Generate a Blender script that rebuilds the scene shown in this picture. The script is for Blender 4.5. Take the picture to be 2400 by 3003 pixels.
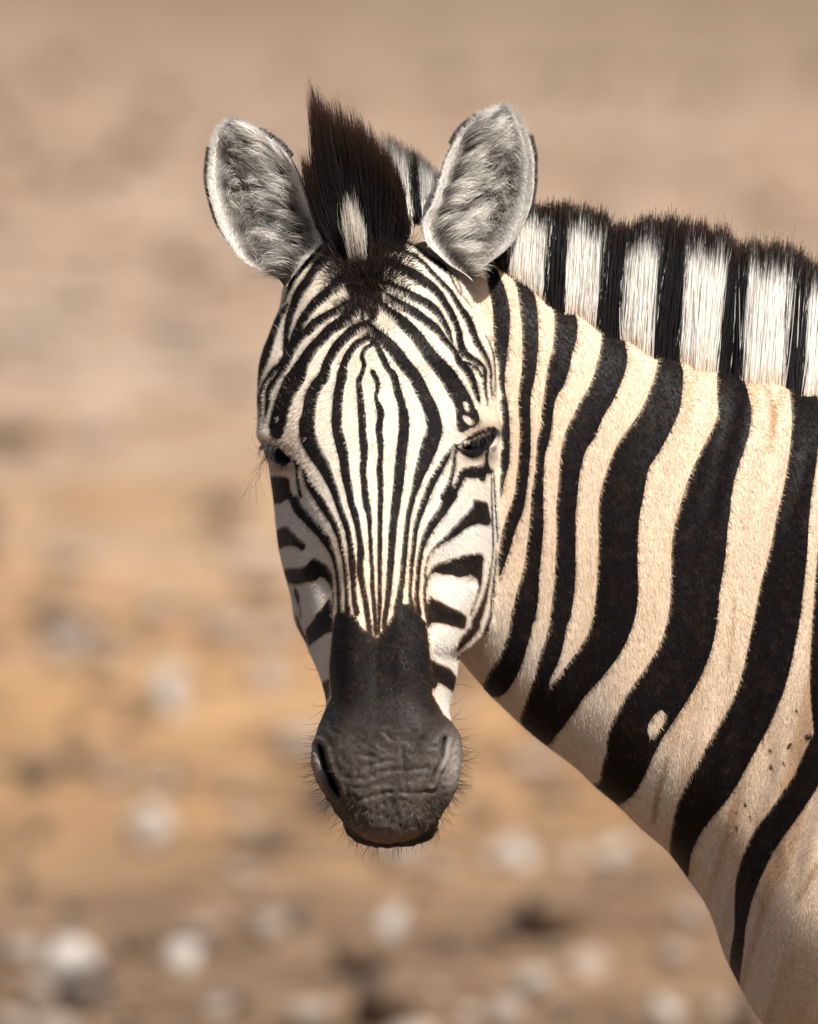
import bpy, math
import numpy as np
from mathutils import Vector
from mathutils.bvhtree import BVHTree

rng = np.random.default_rng(7)
for o in list(bpy.data.objects):
    bpy.data.objects.remove(o)
scene = bpy.context.scene
col = scene.collection

# ------------------------------------------------------------------ camera
D, S, PITCH = 12.0, 0.000294, math.radians(4.5)
FWD = np.array([0, math.cos(PITCH), -math.sin(PITCH)])
UP = np.array([0, math.sin(PITCH), math.cos(PITCH)])
RIGHT = np.array([1.0, 0, 0])
ORIGIN = np.array([0, 0, 1.22])
CAM = ORIGIN - D * FWD
cd = bpy.data.cameras.new('camera')
cam = bpy.data.objects.new('camera', cd)
col.objects.link(cam)
cam.location = CAM
cam.rotation_euler = (math.radians(90) - PITCH, 0, 0)
cd.sensor_fit = 'VERTICAL'
cd.sensor_height = 24
cd.lens = 24 * D / (3003 * S)
cd.clip_start = 0.5
cd.clip_end = 6000
cd.dof.use_dof = True
cd.dof.focus_distance = D + 0.03
cd.dof.aperture_fstop = cd.lens / 80.0
scene.camera = cam

# ------------------------------------------------------------------ sky, sun
SUN_EL, SUN_AZ = math.radians(53), math.radians(33)    # azimuth: to the right of the camera's back
sun_dir = Vector((math.sin(SUN_AZ) * math.cos(SUN_EL), -math.cos(SUN_AZ) * math.cos(SUN_EL), math.sin(SUN_EL)))
world = bpy.data.worlds.new('World')
scene.world = world
world.use_nodes = True
wn = world.node_tree
bg = wn.nodes['Background']
sky = wn.nodes.new('ShaderNodeTexSky')
sky.sky_type = 'NISHITA'
sky.sun_disc = False
sky.sun_elevation = SUN_EL
sky.sun_rotation = math.pi - SUN_AZ
sky.dust_density = 2.0
wn.links.new(sky.outputs[0], bg.inputs[0])
bg.inputs[1].default_value = 0.05
sl = bpy.data.lights.new('sun', 'SUN')
sl.energy = 5.0
sl.angle = math.radians(0.5)
sl.color = (1.0, 0.955, 0.89)
so = bpy.data.objects.new('sun', sl)
col.objects.link(so)
so.rotation_euler = sun_dir.to_track_quat('Z', 'Y').to_euler()
so.location = (3, -4, 8)
scene.view_settings.view_transform = 'Standard'
scene.view_settings.look = 'None'
scene.view_settings.exposure = 0.74
scene.view_settings.gamma = 1.0

# ------------------------------------------------------------------ helpers
def W(p):
    """measured position (x right, y down, w towards the viewer; 1 unit = 0.294 mm) -> metres"""
    p = np.asarray(p, float)
    d = D - p[..., 2] * S
    k = S * d / D
    return (CAM + d[..., None] * FWD + ((p[..., 0] - 1200) * k)[..., None] * RIGHT
            + ((1501.5 - p[..., 1]) * k)[..., None] * UP)

def M(v):
    """metres -> measured position"""
    r = np.asarray(v, float) - CAM
    d = r @ FWD
    k = D / (d * S)
    return np.stack([1200 + (r @ RIGHT) * k, 1501.5 - (r @ UP) * k, (D - d) / S], -1)

def pchip(xk, yk, x):
    xk = np.asarray(xk, float); yk = np.asarray(yk, float)
    h = np.diff(xk); dl = np.diff(yk) / h
    m = np.zeros_like(yk)
    for i in range(1, len(xk) - 1):
        if dl[i-1] * dl[i] > 0:
            w1 = 2*h[i] + h[i-1]; w2 = h[i] + 2*h[i-1]
            m[i] = (w1 + w2) / (w1/dl[i-1] + w2/dl[i])
    m[0] = dl[0]; m[-1] = dl[-1]
    x = np.clip(np.asarray(x, float), xk[0], xk[-1])
    i = np.clip(np.searchsorted(xk, x) - 1, 0, len(xk) - 2)
    t = (x - xk[i]) / h[i]
    return ((2*t**3 - 3*t**2 + 1)*yk[i] + (t**3 - 2*t**2 + t)*h[i]*m[i]
            + (-2*t**3 + 3*t**2)*yk[i+1] + (t**3 - t**2)*h[i]*m[i+1])

def catmull(pts, sub, closed=False):
    pts = np.asarray(pts, float)
    n = len(pts)
    if n < 3 and not closed:
        t = np.linspace(0, 1, sub + 1)[:, None]
        return pts[0]*(1-t) + pts[1]*t
    out = []
    rngi = range(n if closed else n - 1)
    for i in rngi:
        if closed:
            p0, p1, p2, p3 = pts[i-1], pts[i], pts[(i+1) % n], pts[(i+2) % n]
        else:
            p0, p1, p2, p3 = pts[max(i-1, 0)], pts[i], pts[i+1], pts[min(i+2, n-1)]
        for s in range(sub):
            t = s / sub
            out.append(0.5*((2*p1) + (p2-p0)*t + (2*p0-5*p1+4*p2-p3)*t*t + (3*p1-p0-3*p2+p3)*t**3))
    if not closed:
        out.append(pts[-1])
    return np.array(out)

def sstep(a, b, x):
    t = np.clip((x - a) / (b - a), 0, 1)
    return t*t*(3 - 2*t)

def mesh_obj(name, verts, faces, mat, parent=None, smooth=True):
    """faces: list of lists, or an (n,3)/(n,4) array, or a list of such arrays"""
    me = bpy.data.meshes.new(name)
    verts = np.asarray(verts, np.float32)
    blocks = faces if isinstance(faces, list) and len(faces) and isinstance(faces[0], np.ndarray) else None
    if isinstance(faces, np.ndarray):
        blocks = [faces]
    if blocks is None:
        me.from_pydata([tuple(map(float, v)) for v in verts], [], faces)
    else:
        blocks = [b for b in blocks if len(b)]
        me.vertices.add(len(verts))
        me.vertices.foreach_set('co', verts.ravel())
        lt = np.concatenate([np.full(len(b), b.shape[1], np.int32) for b in blocks])
        lv = np.concatenate([b.astype(np.int32).ravel() for b in blocks])
        ls = np.concatenate([[0], np.cumsum(lt)[:-1]]).astype(np.int32)
        me.loops.add(len(lv)); me.loops.foreach_set('vertex_index', lv)
        me.polygons.add(len(lt))
        me.polygons.foreach_set('loop_start', ls)
        me.update(calc_edges=True)
    if smooth:
        me.polygons.foreach_set('use_smooth', np.ones(len(me.polygons), bool))
    me.materials.append(mat)
    o = bpy.data.objects.new(name, me)
    col.objects.link(o)
    if parent is not None:
        o.parent = parent
    return o

def add_color(me, name, rgb):
    a = me.attributes.new(name, 'FLOAT_COLOR', 'POINT')
    d = np.ones((len(rgb), 4), np.float32)
    d[:, :3] = rgb
    a.data.foreach_set('color', d.ravel())

def add_float(me, name, v):
    a = me.attributes.new(name, 'FLOAT', 'POINT')
    a.data.foreach_set('value', np.asarray(v, np.float32))

def loft(rows, cap=True):
    """rows: (R,N,3) closed rings -> verts, quads(list arrays)"""
    R, N, _ = rows.shape
    v = rows.reshape(-1, 3)
    i = np.arange(R - 1)[:, None] * N
    j = np.arange(N)[None, :]
    jn = (j + 1) % N
    q = np.stack([i + j, i + jn, i + N + jn, i + N + j], -1).reshape(-1, 4)
    blocks = [q]
    if cap:
        c0 = rows[0].mean(0); c1 = rows[-1].mean(0)
        v = np.vstack([v, c0, c1])
        a, b = R*N, R*N + 1
        jj = np.arange(N); jjn = (jj + 1) % N
        blocks.append(np.stack([np.full(N, a), jjn, jj], -1))
        blocks.append(np.stack([np.full(N, b), (R-1)*N + jj, (R-1)*N + jjn], -1))
    return v, blocks

def tri_list(blocks):
    out = []
    for b in blocks:
        if b.shape[1] == 3:
            out.append(b)
        else:
            out.append(b[:, [0, 1, 2]]); out.append(b[:, [0, 2, 3]])
    return np.vstack(out)

def normals_of(v, tris):
    n = np.cross(v[tris[:, 1]] - v[tris[:, 0]], v[tris[:, 2]] - v[tris[:, 0]])
    vn = np.zeros_like(v)
    for k in range(3):
        for a in range(3):
            vn[:, a] += np.bincount(tris[:, k], n[:, a], len(v))
    return vn / (np.linalg.norm(vn, axis=1, keepdims=True) + 1e-12)

def vnoise(p, seed=0):
    """cheap smooth value noise, p (N,3) in cells -> 0..1"""
    p = np.asarray(p, float) + seed * 17.31
    i = np.floor(p).astype(np.int64); f = p - i
    f = f*f*(3 - 2*f)
    def h(a, b, c):
        n = (a*73856093) ^ (b*19349663) ^ (c*83492791)
        n = (n ^ (n >> 13)) * 1274126177
        return ((n ^ (n >> 16)) & 0xffff) / 65535.0
    r = 0
    for dx in (0, 1):
        for dy in (0, 1):
            for dz in (0, 1):
                w = ((f[:, 0] if dx else 1-f[:, 0]) * (f[:, 1] if dy else 1-f[:, 1]) * (f[:, 2] if dz else 1-f[:, 2]))
                r = r + w * h(i[:, 0]+dx, i[:, 1]+dy, i[:, 2]+dz)
    return r

# ------------------------------------------------------------------ materials
class NT:
    def __init__(self, name):
        self.m = bpy.data.materials.new(name)
        self.m.use_nodes = True
        self.t = self.m.node_tree
        self.b = self.t.nodes['Principled BSDF']
    def n(self, typ, **kw):
        x = self.t.nodes.new(typ)
        for k, v in kw.items():
            if k.startswith('_'):
                setattr(x, k[1:], v)
            else:
                x.inputs[k.replace('__', ' ')].default_value = v
        return x
    def l(self, a, b):
        self.t.links.new(a, b)
    def attr(self, name):
        return self.n('ShaderNodeAttribute', _attribute_name=name)
    def math(self, op, a, b=None, c=None):
        x = self.n('ShaderNodeMath', _operation=op)
        for i, v in enumerate((a, b, c)):
            if v is None: continue
            if isinstance(v, (int, float)): x.inputs[i].default_value = v
            else: self.l(v, x.inputs[i])
        return x.outputs[0]
    def mix(self, f, a, b, mode='MIX'):
        x = self.n('ShaderNodeMix', _data_type='RGBA', _blend_type=mode)
        for i, v in ((0, f), (6, a), (7, b)):
            if isinstance(v, (int, float)): x.inputs[i].default_value = v
            elif isinstance(v, tuple): x.inputs[i].default_value = (*v, 1)
            else: self.l(v, x.inputs[i])
        return x.outputs[2]
    def ramp(self, f, stops):
        x = self.n('ShaderNodeValToRGB')
        e = x.color_ramp.elements
        while len(e) < len(stops): e.new(0.5)
        for k, (p, c) in enumerate(stops):
            e[k].position = p
            e[k].color = (*c, 1) if isinstance(c, tuple) else (c, c, c, 1)
        self.l(f, x.inputs[0])
        return x.outputs[0]
    def noise(self, scale, detail=4, rough=0.55, vec=None, dist=0.0):
        x = self.n('ShaderNodeTexNoise', Scale=scale, Detail=detail, Roughness=rough, Distortion=dist)
        if vec is not None: self.l(vec, x.inputs['Vector'])
        return x.outputs[0]

def coat_material():
    k = NT('zebra_coat')
    tc = k.n('ShaderNodeTexCoord').outputs['Object']
    sd = k.attr('sd').outputs['Fac']
    nz = k.noise(900, 2, 0.6, tc)
    nz2 = k.noise(260, 2, 0.6, tc)
    e = k.math('ADD', sd, k.math('MULTIPLY', k.math('SUBTRACT', nz, 0.5), 5.0))
    e = k.math('ADD', e, k.math('MULTIPLY', k.math('SUBTRACT', nz2, 0.5), 4.0))
    mr = k.n('ShaderNodeMapRange', _interpolation_type='SMOOTHSTEP')
    mr.inputs['From Min'].default_value = -1.6
    mr.inputs['From Max'].default_value = 1.6
    k.l(e, mr.inputs['Value'])
    var = k.math('ADD', k.math('MULTIPLY', k.noise(420, 3, 0.7, tc), 0.5), 0.75)
    light = k.mix(1.0, k.attr('light').outputs['Color'], var, 'MULTIPLY')
    dark = k.mix(1.0, k.attr('dark').outputs['Color'], k.math('ADD', k.math('MULTIPLY', k.noise(330, 3, 0.7, tc), 0.9), 0.55), 'MULTIPLY')
    c = k.mix(mr.outputs[0], light, dark)
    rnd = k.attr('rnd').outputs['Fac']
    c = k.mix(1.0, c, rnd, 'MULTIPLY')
    k.l(c, k.b.inputs['Base Color'])
    k.b.inputs['Roughness'].default_value = 0.5
    k.b.inputs['Specular IOR Level'].default_value = 0.10
    bump = k.n('ShaderNodeBump', Strength=0.2, Distance=0.001)
    k.l(k.noise(500, 3, 0.6, tc), bump.inputs['Height'])
    k.l(bump.outputs[0], k.b.inputs['Normal'])
    return k.m

def hair_material(name, rough=0.5, spec=0.35):
    k = NT(name)
    c = k.attr('col').outputs['Color']
    k.l(c, k.b.inputs['Base Color'])
    k.b.inputs['Roughness'].default_value = rough
    k.b.inputs['Specular IOR Level'].default_value = spec
    tr = k.n('ShaderNodeBsdfTranslucent'); k.l(c, tr.inputs['Color'])
    mx = k.n('ShaderNodeMixShader'); mx.inputs[0].default_value = 0.42
    k.l(k.b.outputs[0], mx.inputs[1]); k.l(tr.outputs[0], mx.inputs[2])
    k.l(mx.outputs[0], k.t.nodes['Material Output'].inputs['Surface'])
    return k.m

def plain(name, rgb, rough=0.5, spec=0.5, coat=0.0):
    k = NT(name)
    tc = k.n('ShaderNodeTexCoord').outputs['Object']
    c = k.mix(k.noise(60, 4, 0.6, tc), tuple(x*0.7 for x in rgb), tuple(min(1, x*1.25) for x in rgb))
    k.l(c, k.b.inputs['Base Color'])
    k.b.inputs['Roughness'].default_value = rough
    k.b.inputs['Specular IOR Level'].default_value = spec
    k.b.inputs['Coat Weight'].default_value = coat
    return k.m

def ground_material():
    k = NT('dry_sandy_ground')
    tc = k.n('ShaderNodeTexCoord').outputs['Object']
    big = k.noise(0.22, 3, 0.5, tc, 0.4)
    mid = k.noise(1.1, 4, 0.55, tc, 0.3)
    fine = k.noise(7, 5, 0.6, tc)
    sand = k.mix(k.ramp(mid, [(0.3, 0.0), (0.7, 1.0)]), (0.30, 0.165, 0.068), (0.40, 0.24, 0.120))
    pale = k.mix(k.ramp(fine, [(0.3, 0.0), (0.7, 1.0)]), (0.295, 0.210, 0.148), (0.40, 0.308, 0.236))
    brown = (0.15, 0.092, 0.056)
    # soil changes with distance: brown nearest, deepened as painted lens vignetting, then orange sand, chalky crust further off, brown earth beyond
    sep = k.n('ShaderNodeSeparateXYZ'); k.l(tc, sep.inputs[0])
    yy = k.math('ADD', sep.outputs[1], k.math('MULTIPLY', k.math('SUBTRACT', big, 0.5), 9.0))
    yy = k.math('ADD', yy, k.math('MULTIPLY', k.math('SUBTRACT', mid, 0.5), 5.0))
    def zone(lo, hi):
        z = k.n('ShaderNodeMapRange', _interpolation_type='SMOOTHSTEP')
        z.inputs['From Min'].default_value = lo; z.inputs['From Max'].default_value = hi
        k.l(yy, z.inputs['Value'])
        return z.outputs[0]
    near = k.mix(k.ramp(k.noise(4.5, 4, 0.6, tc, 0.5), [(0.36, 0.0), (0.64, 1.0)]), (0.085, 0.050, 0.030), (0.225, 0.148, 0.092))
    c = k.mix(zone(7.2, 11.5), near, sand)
    f = k.math('MULTIPLY', zone(10.5, 20.0), k.ramp(mid, [(0.25, 0.45), (0.6, 1.0)]))
    c = k.mix(f, c, pale)
    c = k.mix(zone(24.0, 44.0), c, k.mix(k.ramp(mid, [(0.3, 0.0), (0.7, 1.0)]), (0.158, 0.110, 0.074), (0.228, 0.165, 0.114)))
    c = k.mix(k.math('MULTIPLY', k.ramp(k.noise(3.2, 4, 0.6, tc, 0.6), [(0.50, 0.0), (0.62, 1.0)]), 0.75), c, (0.095, 0.058, 0.036))
    patch = k.ramp(k.noise(0.55, 4, 0.6, tc, 0.6), [(0.52, 0.0), (0.66, 1.0)])
    c = k.mix(k.math('MULTIPLY', patch, 0.6), c, brown)
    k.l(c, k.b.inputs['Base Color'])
    k.b.inputs['Roughness'].default_value = 0.95
    k.b.inputs['Specular IOR Level'].default_value = 0.15
    bump = k.n('ShaderNodeBump', Strength=0.6, Distance=0.03)
    k.l(k.noise(9, 6, 0.65, tc), bump.inputs['Height'])
    k.l(bump.outputs[0], k.b.inputs['Normal'])
    return k.m

def stone_material(name, a, b):
    k = NT(name)
    tc = k.n('ShaderNodeTexCoord').outputs['Object']
    c = k.mix(k.ramp(k.noise(14, 5, 0.65, tc), [(0.3, 0.0), (0.7, 1.0)]), a, b)
    k.l(c, k.b.inputs['Base Color'])
    k.b.inputs['Roughness'].default_value = 0.9
    bump = k.n('ShaderNodeBump', Strength=0.5, Distance=0.01)
    k.l(k.noise(40, 5, 0.6, tc), bump.inputs['Height'])
    k.l(bump.outputs[0], k.b.inputs['Normal'])
    return k.m

MAT_COAT = coat_material()
MAT_HAIR = hair_material('zebra_long_hair')
MAT_EYE = plain('dark_glossy_eye', (0.030, 0.016, 0.009), 0.16, 0.5, 0.15)
MAT_HOOF = plain('dark_hoof', (0.03, 0.026, 0.022), 0.5, 0.4)

# ------------------------------------------------------------------ ground
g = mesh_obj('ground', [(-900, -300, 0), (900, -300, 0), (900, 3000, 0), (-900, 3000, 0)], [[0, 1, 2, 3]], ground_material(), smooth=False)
g['kind'] = 'structure'
g['label'] = 'dry sandy ground with pale crust and brown patches, out of focus'

# ================================================================== ZEBRA
zebra = bpy.data.objects.new('zebra', None)
col.objects.link(zebra)
zebra['label'] = 'black and white striped zebra standing side-on, head turned to face the viewer'
zebra['category'] = 'zebra'
ZBASE = W(np.array([3900.0, 1501, -480])); ZBASE[2] = 0
zebra.location = ZBASE

def child(name, verts, faces, mat, smooth=True):
    o = mesh_obj(name, np.asarray(verts) - ZBASE, faces, mat, zebra, smooth)
    return o

# ---------------------------------------------------------------- head loft
XL = np.array([(690, 1015), (712, 955), (740, 905), (780, 866), (822, 838), (868, 826), (902, 822), (934, 809), (990, 788), (1037, 770),
      (1095, 758), (1150, 756), (1193, 757), (1251, 759), (1286, 766), (1316, 776), (1355, 792), (1402, 800), (1476, 809),
      (1543, 815), (1612, 823), (1675, 838), (1752, 857), (1812, 867), (1846, 881), (1874, 897), (1904, 909), (1958, 930),
      (2000, 946), (2067, 958), (2097, 949), (2130, 936), (2162, 925), (2190, 916), (2225, 913), (2255, 916), (2284, 924), (2320, 942),
      (2342, 957), (2381, 982), (2411, 1007), (2450, 1052), (2468, 1088), (2476, 1120)])
XR = np.array([(690, 1130), (712, 1195), (740, 1255), (780, 1312), (822, 1352), (868, 1380), (930, 1402), (978, 1424), (1048, 1446), (1123, 1453),
      (1193, 1457), (1300, 1456), (1400, 1457), (1500, 1460), (1580, 1463), (1659, 1460), (1717, 1455), (1775, 1443), (1833, 1425),
      (1874, 1402), (1900, 1378), (1928, 1344), (1951, 1343), (1993, 1337), (2034, 1323), (2067, 1317), (2095, 1319), (2112, 1324), (2128, 1334),
      (2151, 1347), (2180, 1355), (2219, 1357), (2258, 1351), (2303, 1343), (2342, 1327), (2375, 1308), (2401, 1292),
      (2430, 1266), (2456, 1234), (2469, 1185), (2476, 1140)])
WF = np.array([(690, -260), (712, -195), (740, -150), (780, -110), (850, -66), (900, -46), (1000, -16), (1150, 22), (1300, 58), (1500, 115), (1700, 172),
      (1900, 232), (2050, 272), (2150, 296), (2230, 310), (2300, 314), (2360, 310), (2410, 298), (2445, 280), (2464, 255), (2476, 215)])
CX = np.array([(690, 1075), (900, 1090), (1100, 1098), (1700, 1104), (2050, 1110), (2200, 1122), (2476, 1130)])
# templates: y, then (fraction of half width, depth behind the front) x 6, back depth
TPL = [
    (690,  [(.35, 6), (.65, 25), (.88, 60), (1, 110), (.8, 220), (.4, 290)], 310),
    (800,  [(.35, 8), (.68, 45), (.9, 120), (1, 220), (.88, 380), (.5, 500)], 530),
    (950,  [(.35, 8), (.68, 48), (.9, 125), (1, 230), (.9, 430), (.5, 600)], 630),
    (1150, [(.35, 8), (.66, 46), (.88, 122), (1, 225), (.92, 470), (.5, 680)], 710),
    (1280, [(.33, 8), (.62, 50), (.87, 135), (1, 240), (.93, 500), (.5, 740)], 770),
    (1400, [(.30, 8), (.55, 48), (.78, 130), (.95, 260), (1, 470), (.62, 780)], 820),
    (1550, [(.26, 7), (.46, 45), (.64, 125), (.90, 280), (1, 540), (.6, 810)], 840),
    (1700, [(.24, 6), (.38, 40), (.53, 120), (.85, 280), (1, 580), (.55, 800)], 825),
    (1820, [(.28, 6), (.46, 42), (.6, 125), (.82, 270), (1, 520), (.55, 720)], 745),
    (1900, [(.34, 6), (.58, 40), (.72, 120), (.88, 250), (1, 420), (.6, 590)], 615),
    (2030, [(.40, 6), (.66, 36), (.84, 115), (.98, 250), (.98, 350), (.55, 470)], 490),
    (2110, [(.42, 6), (.72, 36), (.9, 110), (1, 200), (.92, 320), (.5, 420)], 440),
    (2200, [(.38, 5), (.70, 32), (.92, 95), (1, 170), (.88, 310), (.5, 400)], 420),
    (2300, [(.38, 6), (.70, 36), (.92, 100), (1, 170), (.86, 290), (.5, 360)], 380),
    (2380, [(.38, 8), (.70, 44), (.92, 105), (1, 165), (.82, 250), (.45, 300)], 315),
    (2476, [(.38, 8), (.70, 30), (.92, 60), (1, 80), (.82, 135), (.45, 160)], 170),
]
ty = np.array([t[0] for t in TPL], float)
tf = np.array([[q[0] for q in t[1]] for t in TPL])
td = np.array([[q[1] for q in t[1]] + [t[2]] for t in TPL], float)
ys = np.concatenate([np.linspace(690, 760, 16)[:-1], np.linspace(760, 2380, 220)[:-1], np.linspace(2380, 2476, 26)])
rows = []
for y in ys:
    xl = pchip(XL[:, 0], XL[:, 1], y); xr = pchip(XR[:, 0], XR[:, 1], y)
    wf = pchip(WF[:, 0], WF[:, 1], y); c = pchip(CX[:, 0], CX[:, 1], y)
    fr = np.array([pchip(ty, tf[:, j], y) for j in range(6)])
    dw = np.array([pchip(ty, td[:, j], y) for j in range(7)])
    pts = [(c, wf)]
    for j in range(6): pts.append((c + fr[j]*(xr - c), wf - dw[j]))
    pts.append((c, wf - dw[6]))
    for j in range(5, -1, -1): pts.append((c - fr[j]*(c - xl), wf - dw[j]))
    ring = catmull(np.array(pts), 12, True)
    rows.append(np.column_stack([ring[:, 0], np.full(len(ring), y), ring[:, 1]]))
head_v, head_f = loft(W(np.array(rows)))

# lower lip and chin, set back below the upper lip
LL = [(2330, 1016, 1270, 170, 330), (2380, 1006, 1284, 190, 300), (2405, 1003, 1290, 197, 285), (2425, 1008, 1290, 200, 262), (2450, 1022, 1280, 196, 235), (2472, 1050, 1248, 180, 190), (2484, 1086, 1180, 160, 110), (2487, 1115, 1150, 140, 60)]
LL = np.array(LL, float)
rows = []
for y in np.concatenate([np.linspace(2330, 2440, 14)[:-1], np.linspace(2440, 2487, 16)]):
    a = [pchip(LL[:, 0], LL[:, j], y) for j in range(1, 5)]
    th = np.linspace(0, 2*np.pi, 72, endpoint=False)
    cx, hw = (a[0]+a[1])/2, (a[1]-a[0])/2
    rows.append(np.column_stack([cx + hw*np.sign(np.sin(th))*np.abs(np.sin(th))**0.8, np.full(72, y), a[2] - a[3]/2*(1 - np.cos(th))]))
lip_v, lip_f = loft(W(np.array(rows)))

# ---------------------------------------------------------------- neck and trunk loft
NK = [  # crest x,y, throat x,y, centre w, half thickness
    (1215, 705, 1090, 1500, -520, 150), (1330, 705, 1200, 1720, -520, 205), (1480, 752, 1351, 1938, -500, 245), (1644, 858, 1518, 2118, -490, 270),
    (1797, 928, 1672, 2244, -485, 295), (1950, 988, 1811, 2355, -480, 325), (2131, 1042, 1964, 2508, -480, 370),
    (2340, 1086, 2062, 2635, -480, 415), (2600, 1112, 2140, 2826, -480, 530), (2850, 1100, 2215, 2975, -480, 690),
    (3120, 1080, 2520, 3130, -480, 810), (3600, 1120, 3250, 3200, -480, 880), (4300, 1150, 4100, 3220, -480, 880),
    (5000, 1090, 5000, 3060, -480, 820), (5600, 1060, 5650, 2700, -480, 700), (5930, 1240, 5960, 2300, -480, 480), (6020, 1500, 6050, 2000, -480, 200)]
NK = np.array(NK, float)
prm = np.arange(len(NK), dtype=float)
uu = np.linspace(0, len(NK) - 1, 340)
nk = np.stack([pchip(prm, NK[:, j], uu) for j in range(6)], 1)
tt = 0.5 - 0.5*np.cos(np.linspace(0, np.pi, 70))
PROF = np.array([(0, 0), (.01, .18), (.03, .33), (.08, .53), (.2, .76), (.4, .94), (.58, 1), (.72, .985), (.82, .93), (.89, .82), (.94, .66), (.975, .45), (.993, .23), (1, 0)])
ht = pchip(PROF[:, 0], PROF[:, 1], tt)
ring_t = np.concatenate([tt, tt[-2:0:-1]])
ring_h = np.concatenate([ht, -ht[-2:0:-1]])
rows = []
for r in nk:
    x = r[0] + (r[2]-r[0])*ring_t
    y = r[1] + (r[3]-r[1])*ring_t
    rows.append(np.column_stack([x, y, r[4] + r[5]*ring_h]))
neck_v, neck_f = loft(W(np.array(rows)))

# ---------------------------------------------------------------- legs (metres)
def tube(pts, rad, n=28, squash=1.0):
    p = catmull(np.column_stack([pts, rad]), 8)
    th = np.linspace(0, 2*np.pi, n, endpoint=False)
    return np.stack([np.column_stack([q[0] + q[3]*np.cos(th), q[1] + q[3]*squash*np.sin(th), np.full(n, q[2])]) for q in p])
YC = W(np.array([3900.0, 1501, -480]))[1]
limb = []
hooves = []
FX, HX = W(np.array([2800.0, 1501, -480]))[0], W(np.array([5520.0, 1501, -480]))[0]
for sgn, dx in ((-1, -0.02), (1, 0.09)):
    y0 = YC + sgn*0.115
    limb.append(loft(tube([(FX+dx+.02, y0, .95), (FX+dx, y0, .72), (FX+dx-.01, y0, .52), (FX+dx, y0, .42), (FX+dx+.005, y0, .36), (FX+dx+.01, y0, .22), (FX+dx+.01, y0, .12), (FX+dx-.01, y0, .07), (FX+dx-.025, y0, .045)],
                          [.12, .088, .06, .046, .043, .03, .036, .032, .036]))[::1])
    hooves.append((FX+dx-.028, y0))
for sgn, dx in ((-1, -0.03), (1, 0.10)):
    y0 = YC + sgn*0.12
    limb.append(loft(tube([(HX+dx, y0, 1.05), (HX+dx-.02, y0, .85), (HX+dx+.0, y0, .68), (HX+dx+.07, y0, .55), (HX+dx+.10, y0, .47), (HX+dx+.085, y0, .38), (HX+dx+.07, y0, .24), (HX+dx+.06, y0, .13), (HX+dx+.035, y0, .075), (HX+dx+.02, y0, .045)],
                          [.2, .16, .10, .065, .052, .04, .033, .038, .033, .037]))[::1])
    hooves.append((HX+dx+.015, y0))

# ---------------------------------------------------------------- one skin over everything
parts = [(head_v, head_f), (lip_v, lip_f), (neck_v, neck_f)] + limb
vs, fs, off = [], [], 0
for v, f in parts:
    vs.append(v); fs += [b + off for b in f]; off += len(v)
tmp = mesh_obj('tmp_skin', np.vstack(vs), fs, MAT_COAT)
md = tmp.modifiers.new('r', 'REMESH'); md.mode = 'VOXEL'; md.voxel_size = 0.0042; md.use_smooth_shade = True
dg = bpy.context.evaluated_depsgraph_get()
ev = tmp.evaluated_get(dg)
me = ev.to_mesh()
V = np.empty(len(me.vertices)*3, np.float32); me.vertices.foreach_get('co', V)
V = V.reshape(-1, 3).astype(float)
Q = np.empty(len(me.loops), np.int32); me.loops.foreach_get('vertex_index', Q)
cnt = np.empty(len(me.polygons), np.int32); me.polygons.foreach_get('loop_total', cnt)
st_ = np.concatenate([[0], np.cumsum(cnt)[:-1]])
q4 = st_[cnt == 4]; q3 = st_[cnt == 3]
T3 = np.stack([Q[q3+i] for i in range(3)], 1) if len(q3) else np.zeros((0, 3), np.int32)
Q4 = np.stack([Q[q4+i] for i in range(4)], 1)
ev.to_mesh_clear()
tmpm = tmp.data
bpy.data.objects.remove(tmp); bpy.data.meshes.remove(tmpm)

def smooth(V, Q, it, lam=0.5, wgt=None):
    e = np.vstack([Q[:, [0, 1]], Q[:, [1, 2]], Q[:, [2, 3]], Q[:, [3, 0]]])
    e = np.vstack([e, e[:, ::-1]])
    deg = np.bincount(e[:, 0], minlength=len(V)).astype(float); deg[deg == 0] = 1
    for k in range(it):
        s = np.stack([np.bincount(e[:, 0], V[e[:, 1], a], len(V)) for a in range(3)], 1) / deg[:, None]
        l = lam if wgt is None else (lam*wgt)[:, None]
        V = V + l*(s - V)
    return V
V = smooth(V, Q4, 3)

# which vertices belong to the head
def bvh(v, f):
    return BVHTree.FromPolygons([tuple(x) for x in v], [tuple(int(i) for i in x) for x in tri_list(f)])
bh, bl, bn = bvh(head_v, head_f), bvh(lip_v, lip_f), bvh(neck_v, neck_f)
mp = M(V)
isH = np.zeros(len(V))
cand = np.where((mp[:, 0] < 1560) & (mp[:, 1] < 2560) & (mp[:, 1] > 560))[0]
for i in cand:
    p = Vector(V[i])
    dh = min(bh.find_nearest(p)[3], bl.find_nearest(p)[3])
    isH[i] = 1.0 if dh < bn.find_nearest(p)[3] + 0.0005 else 0.0

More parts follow.
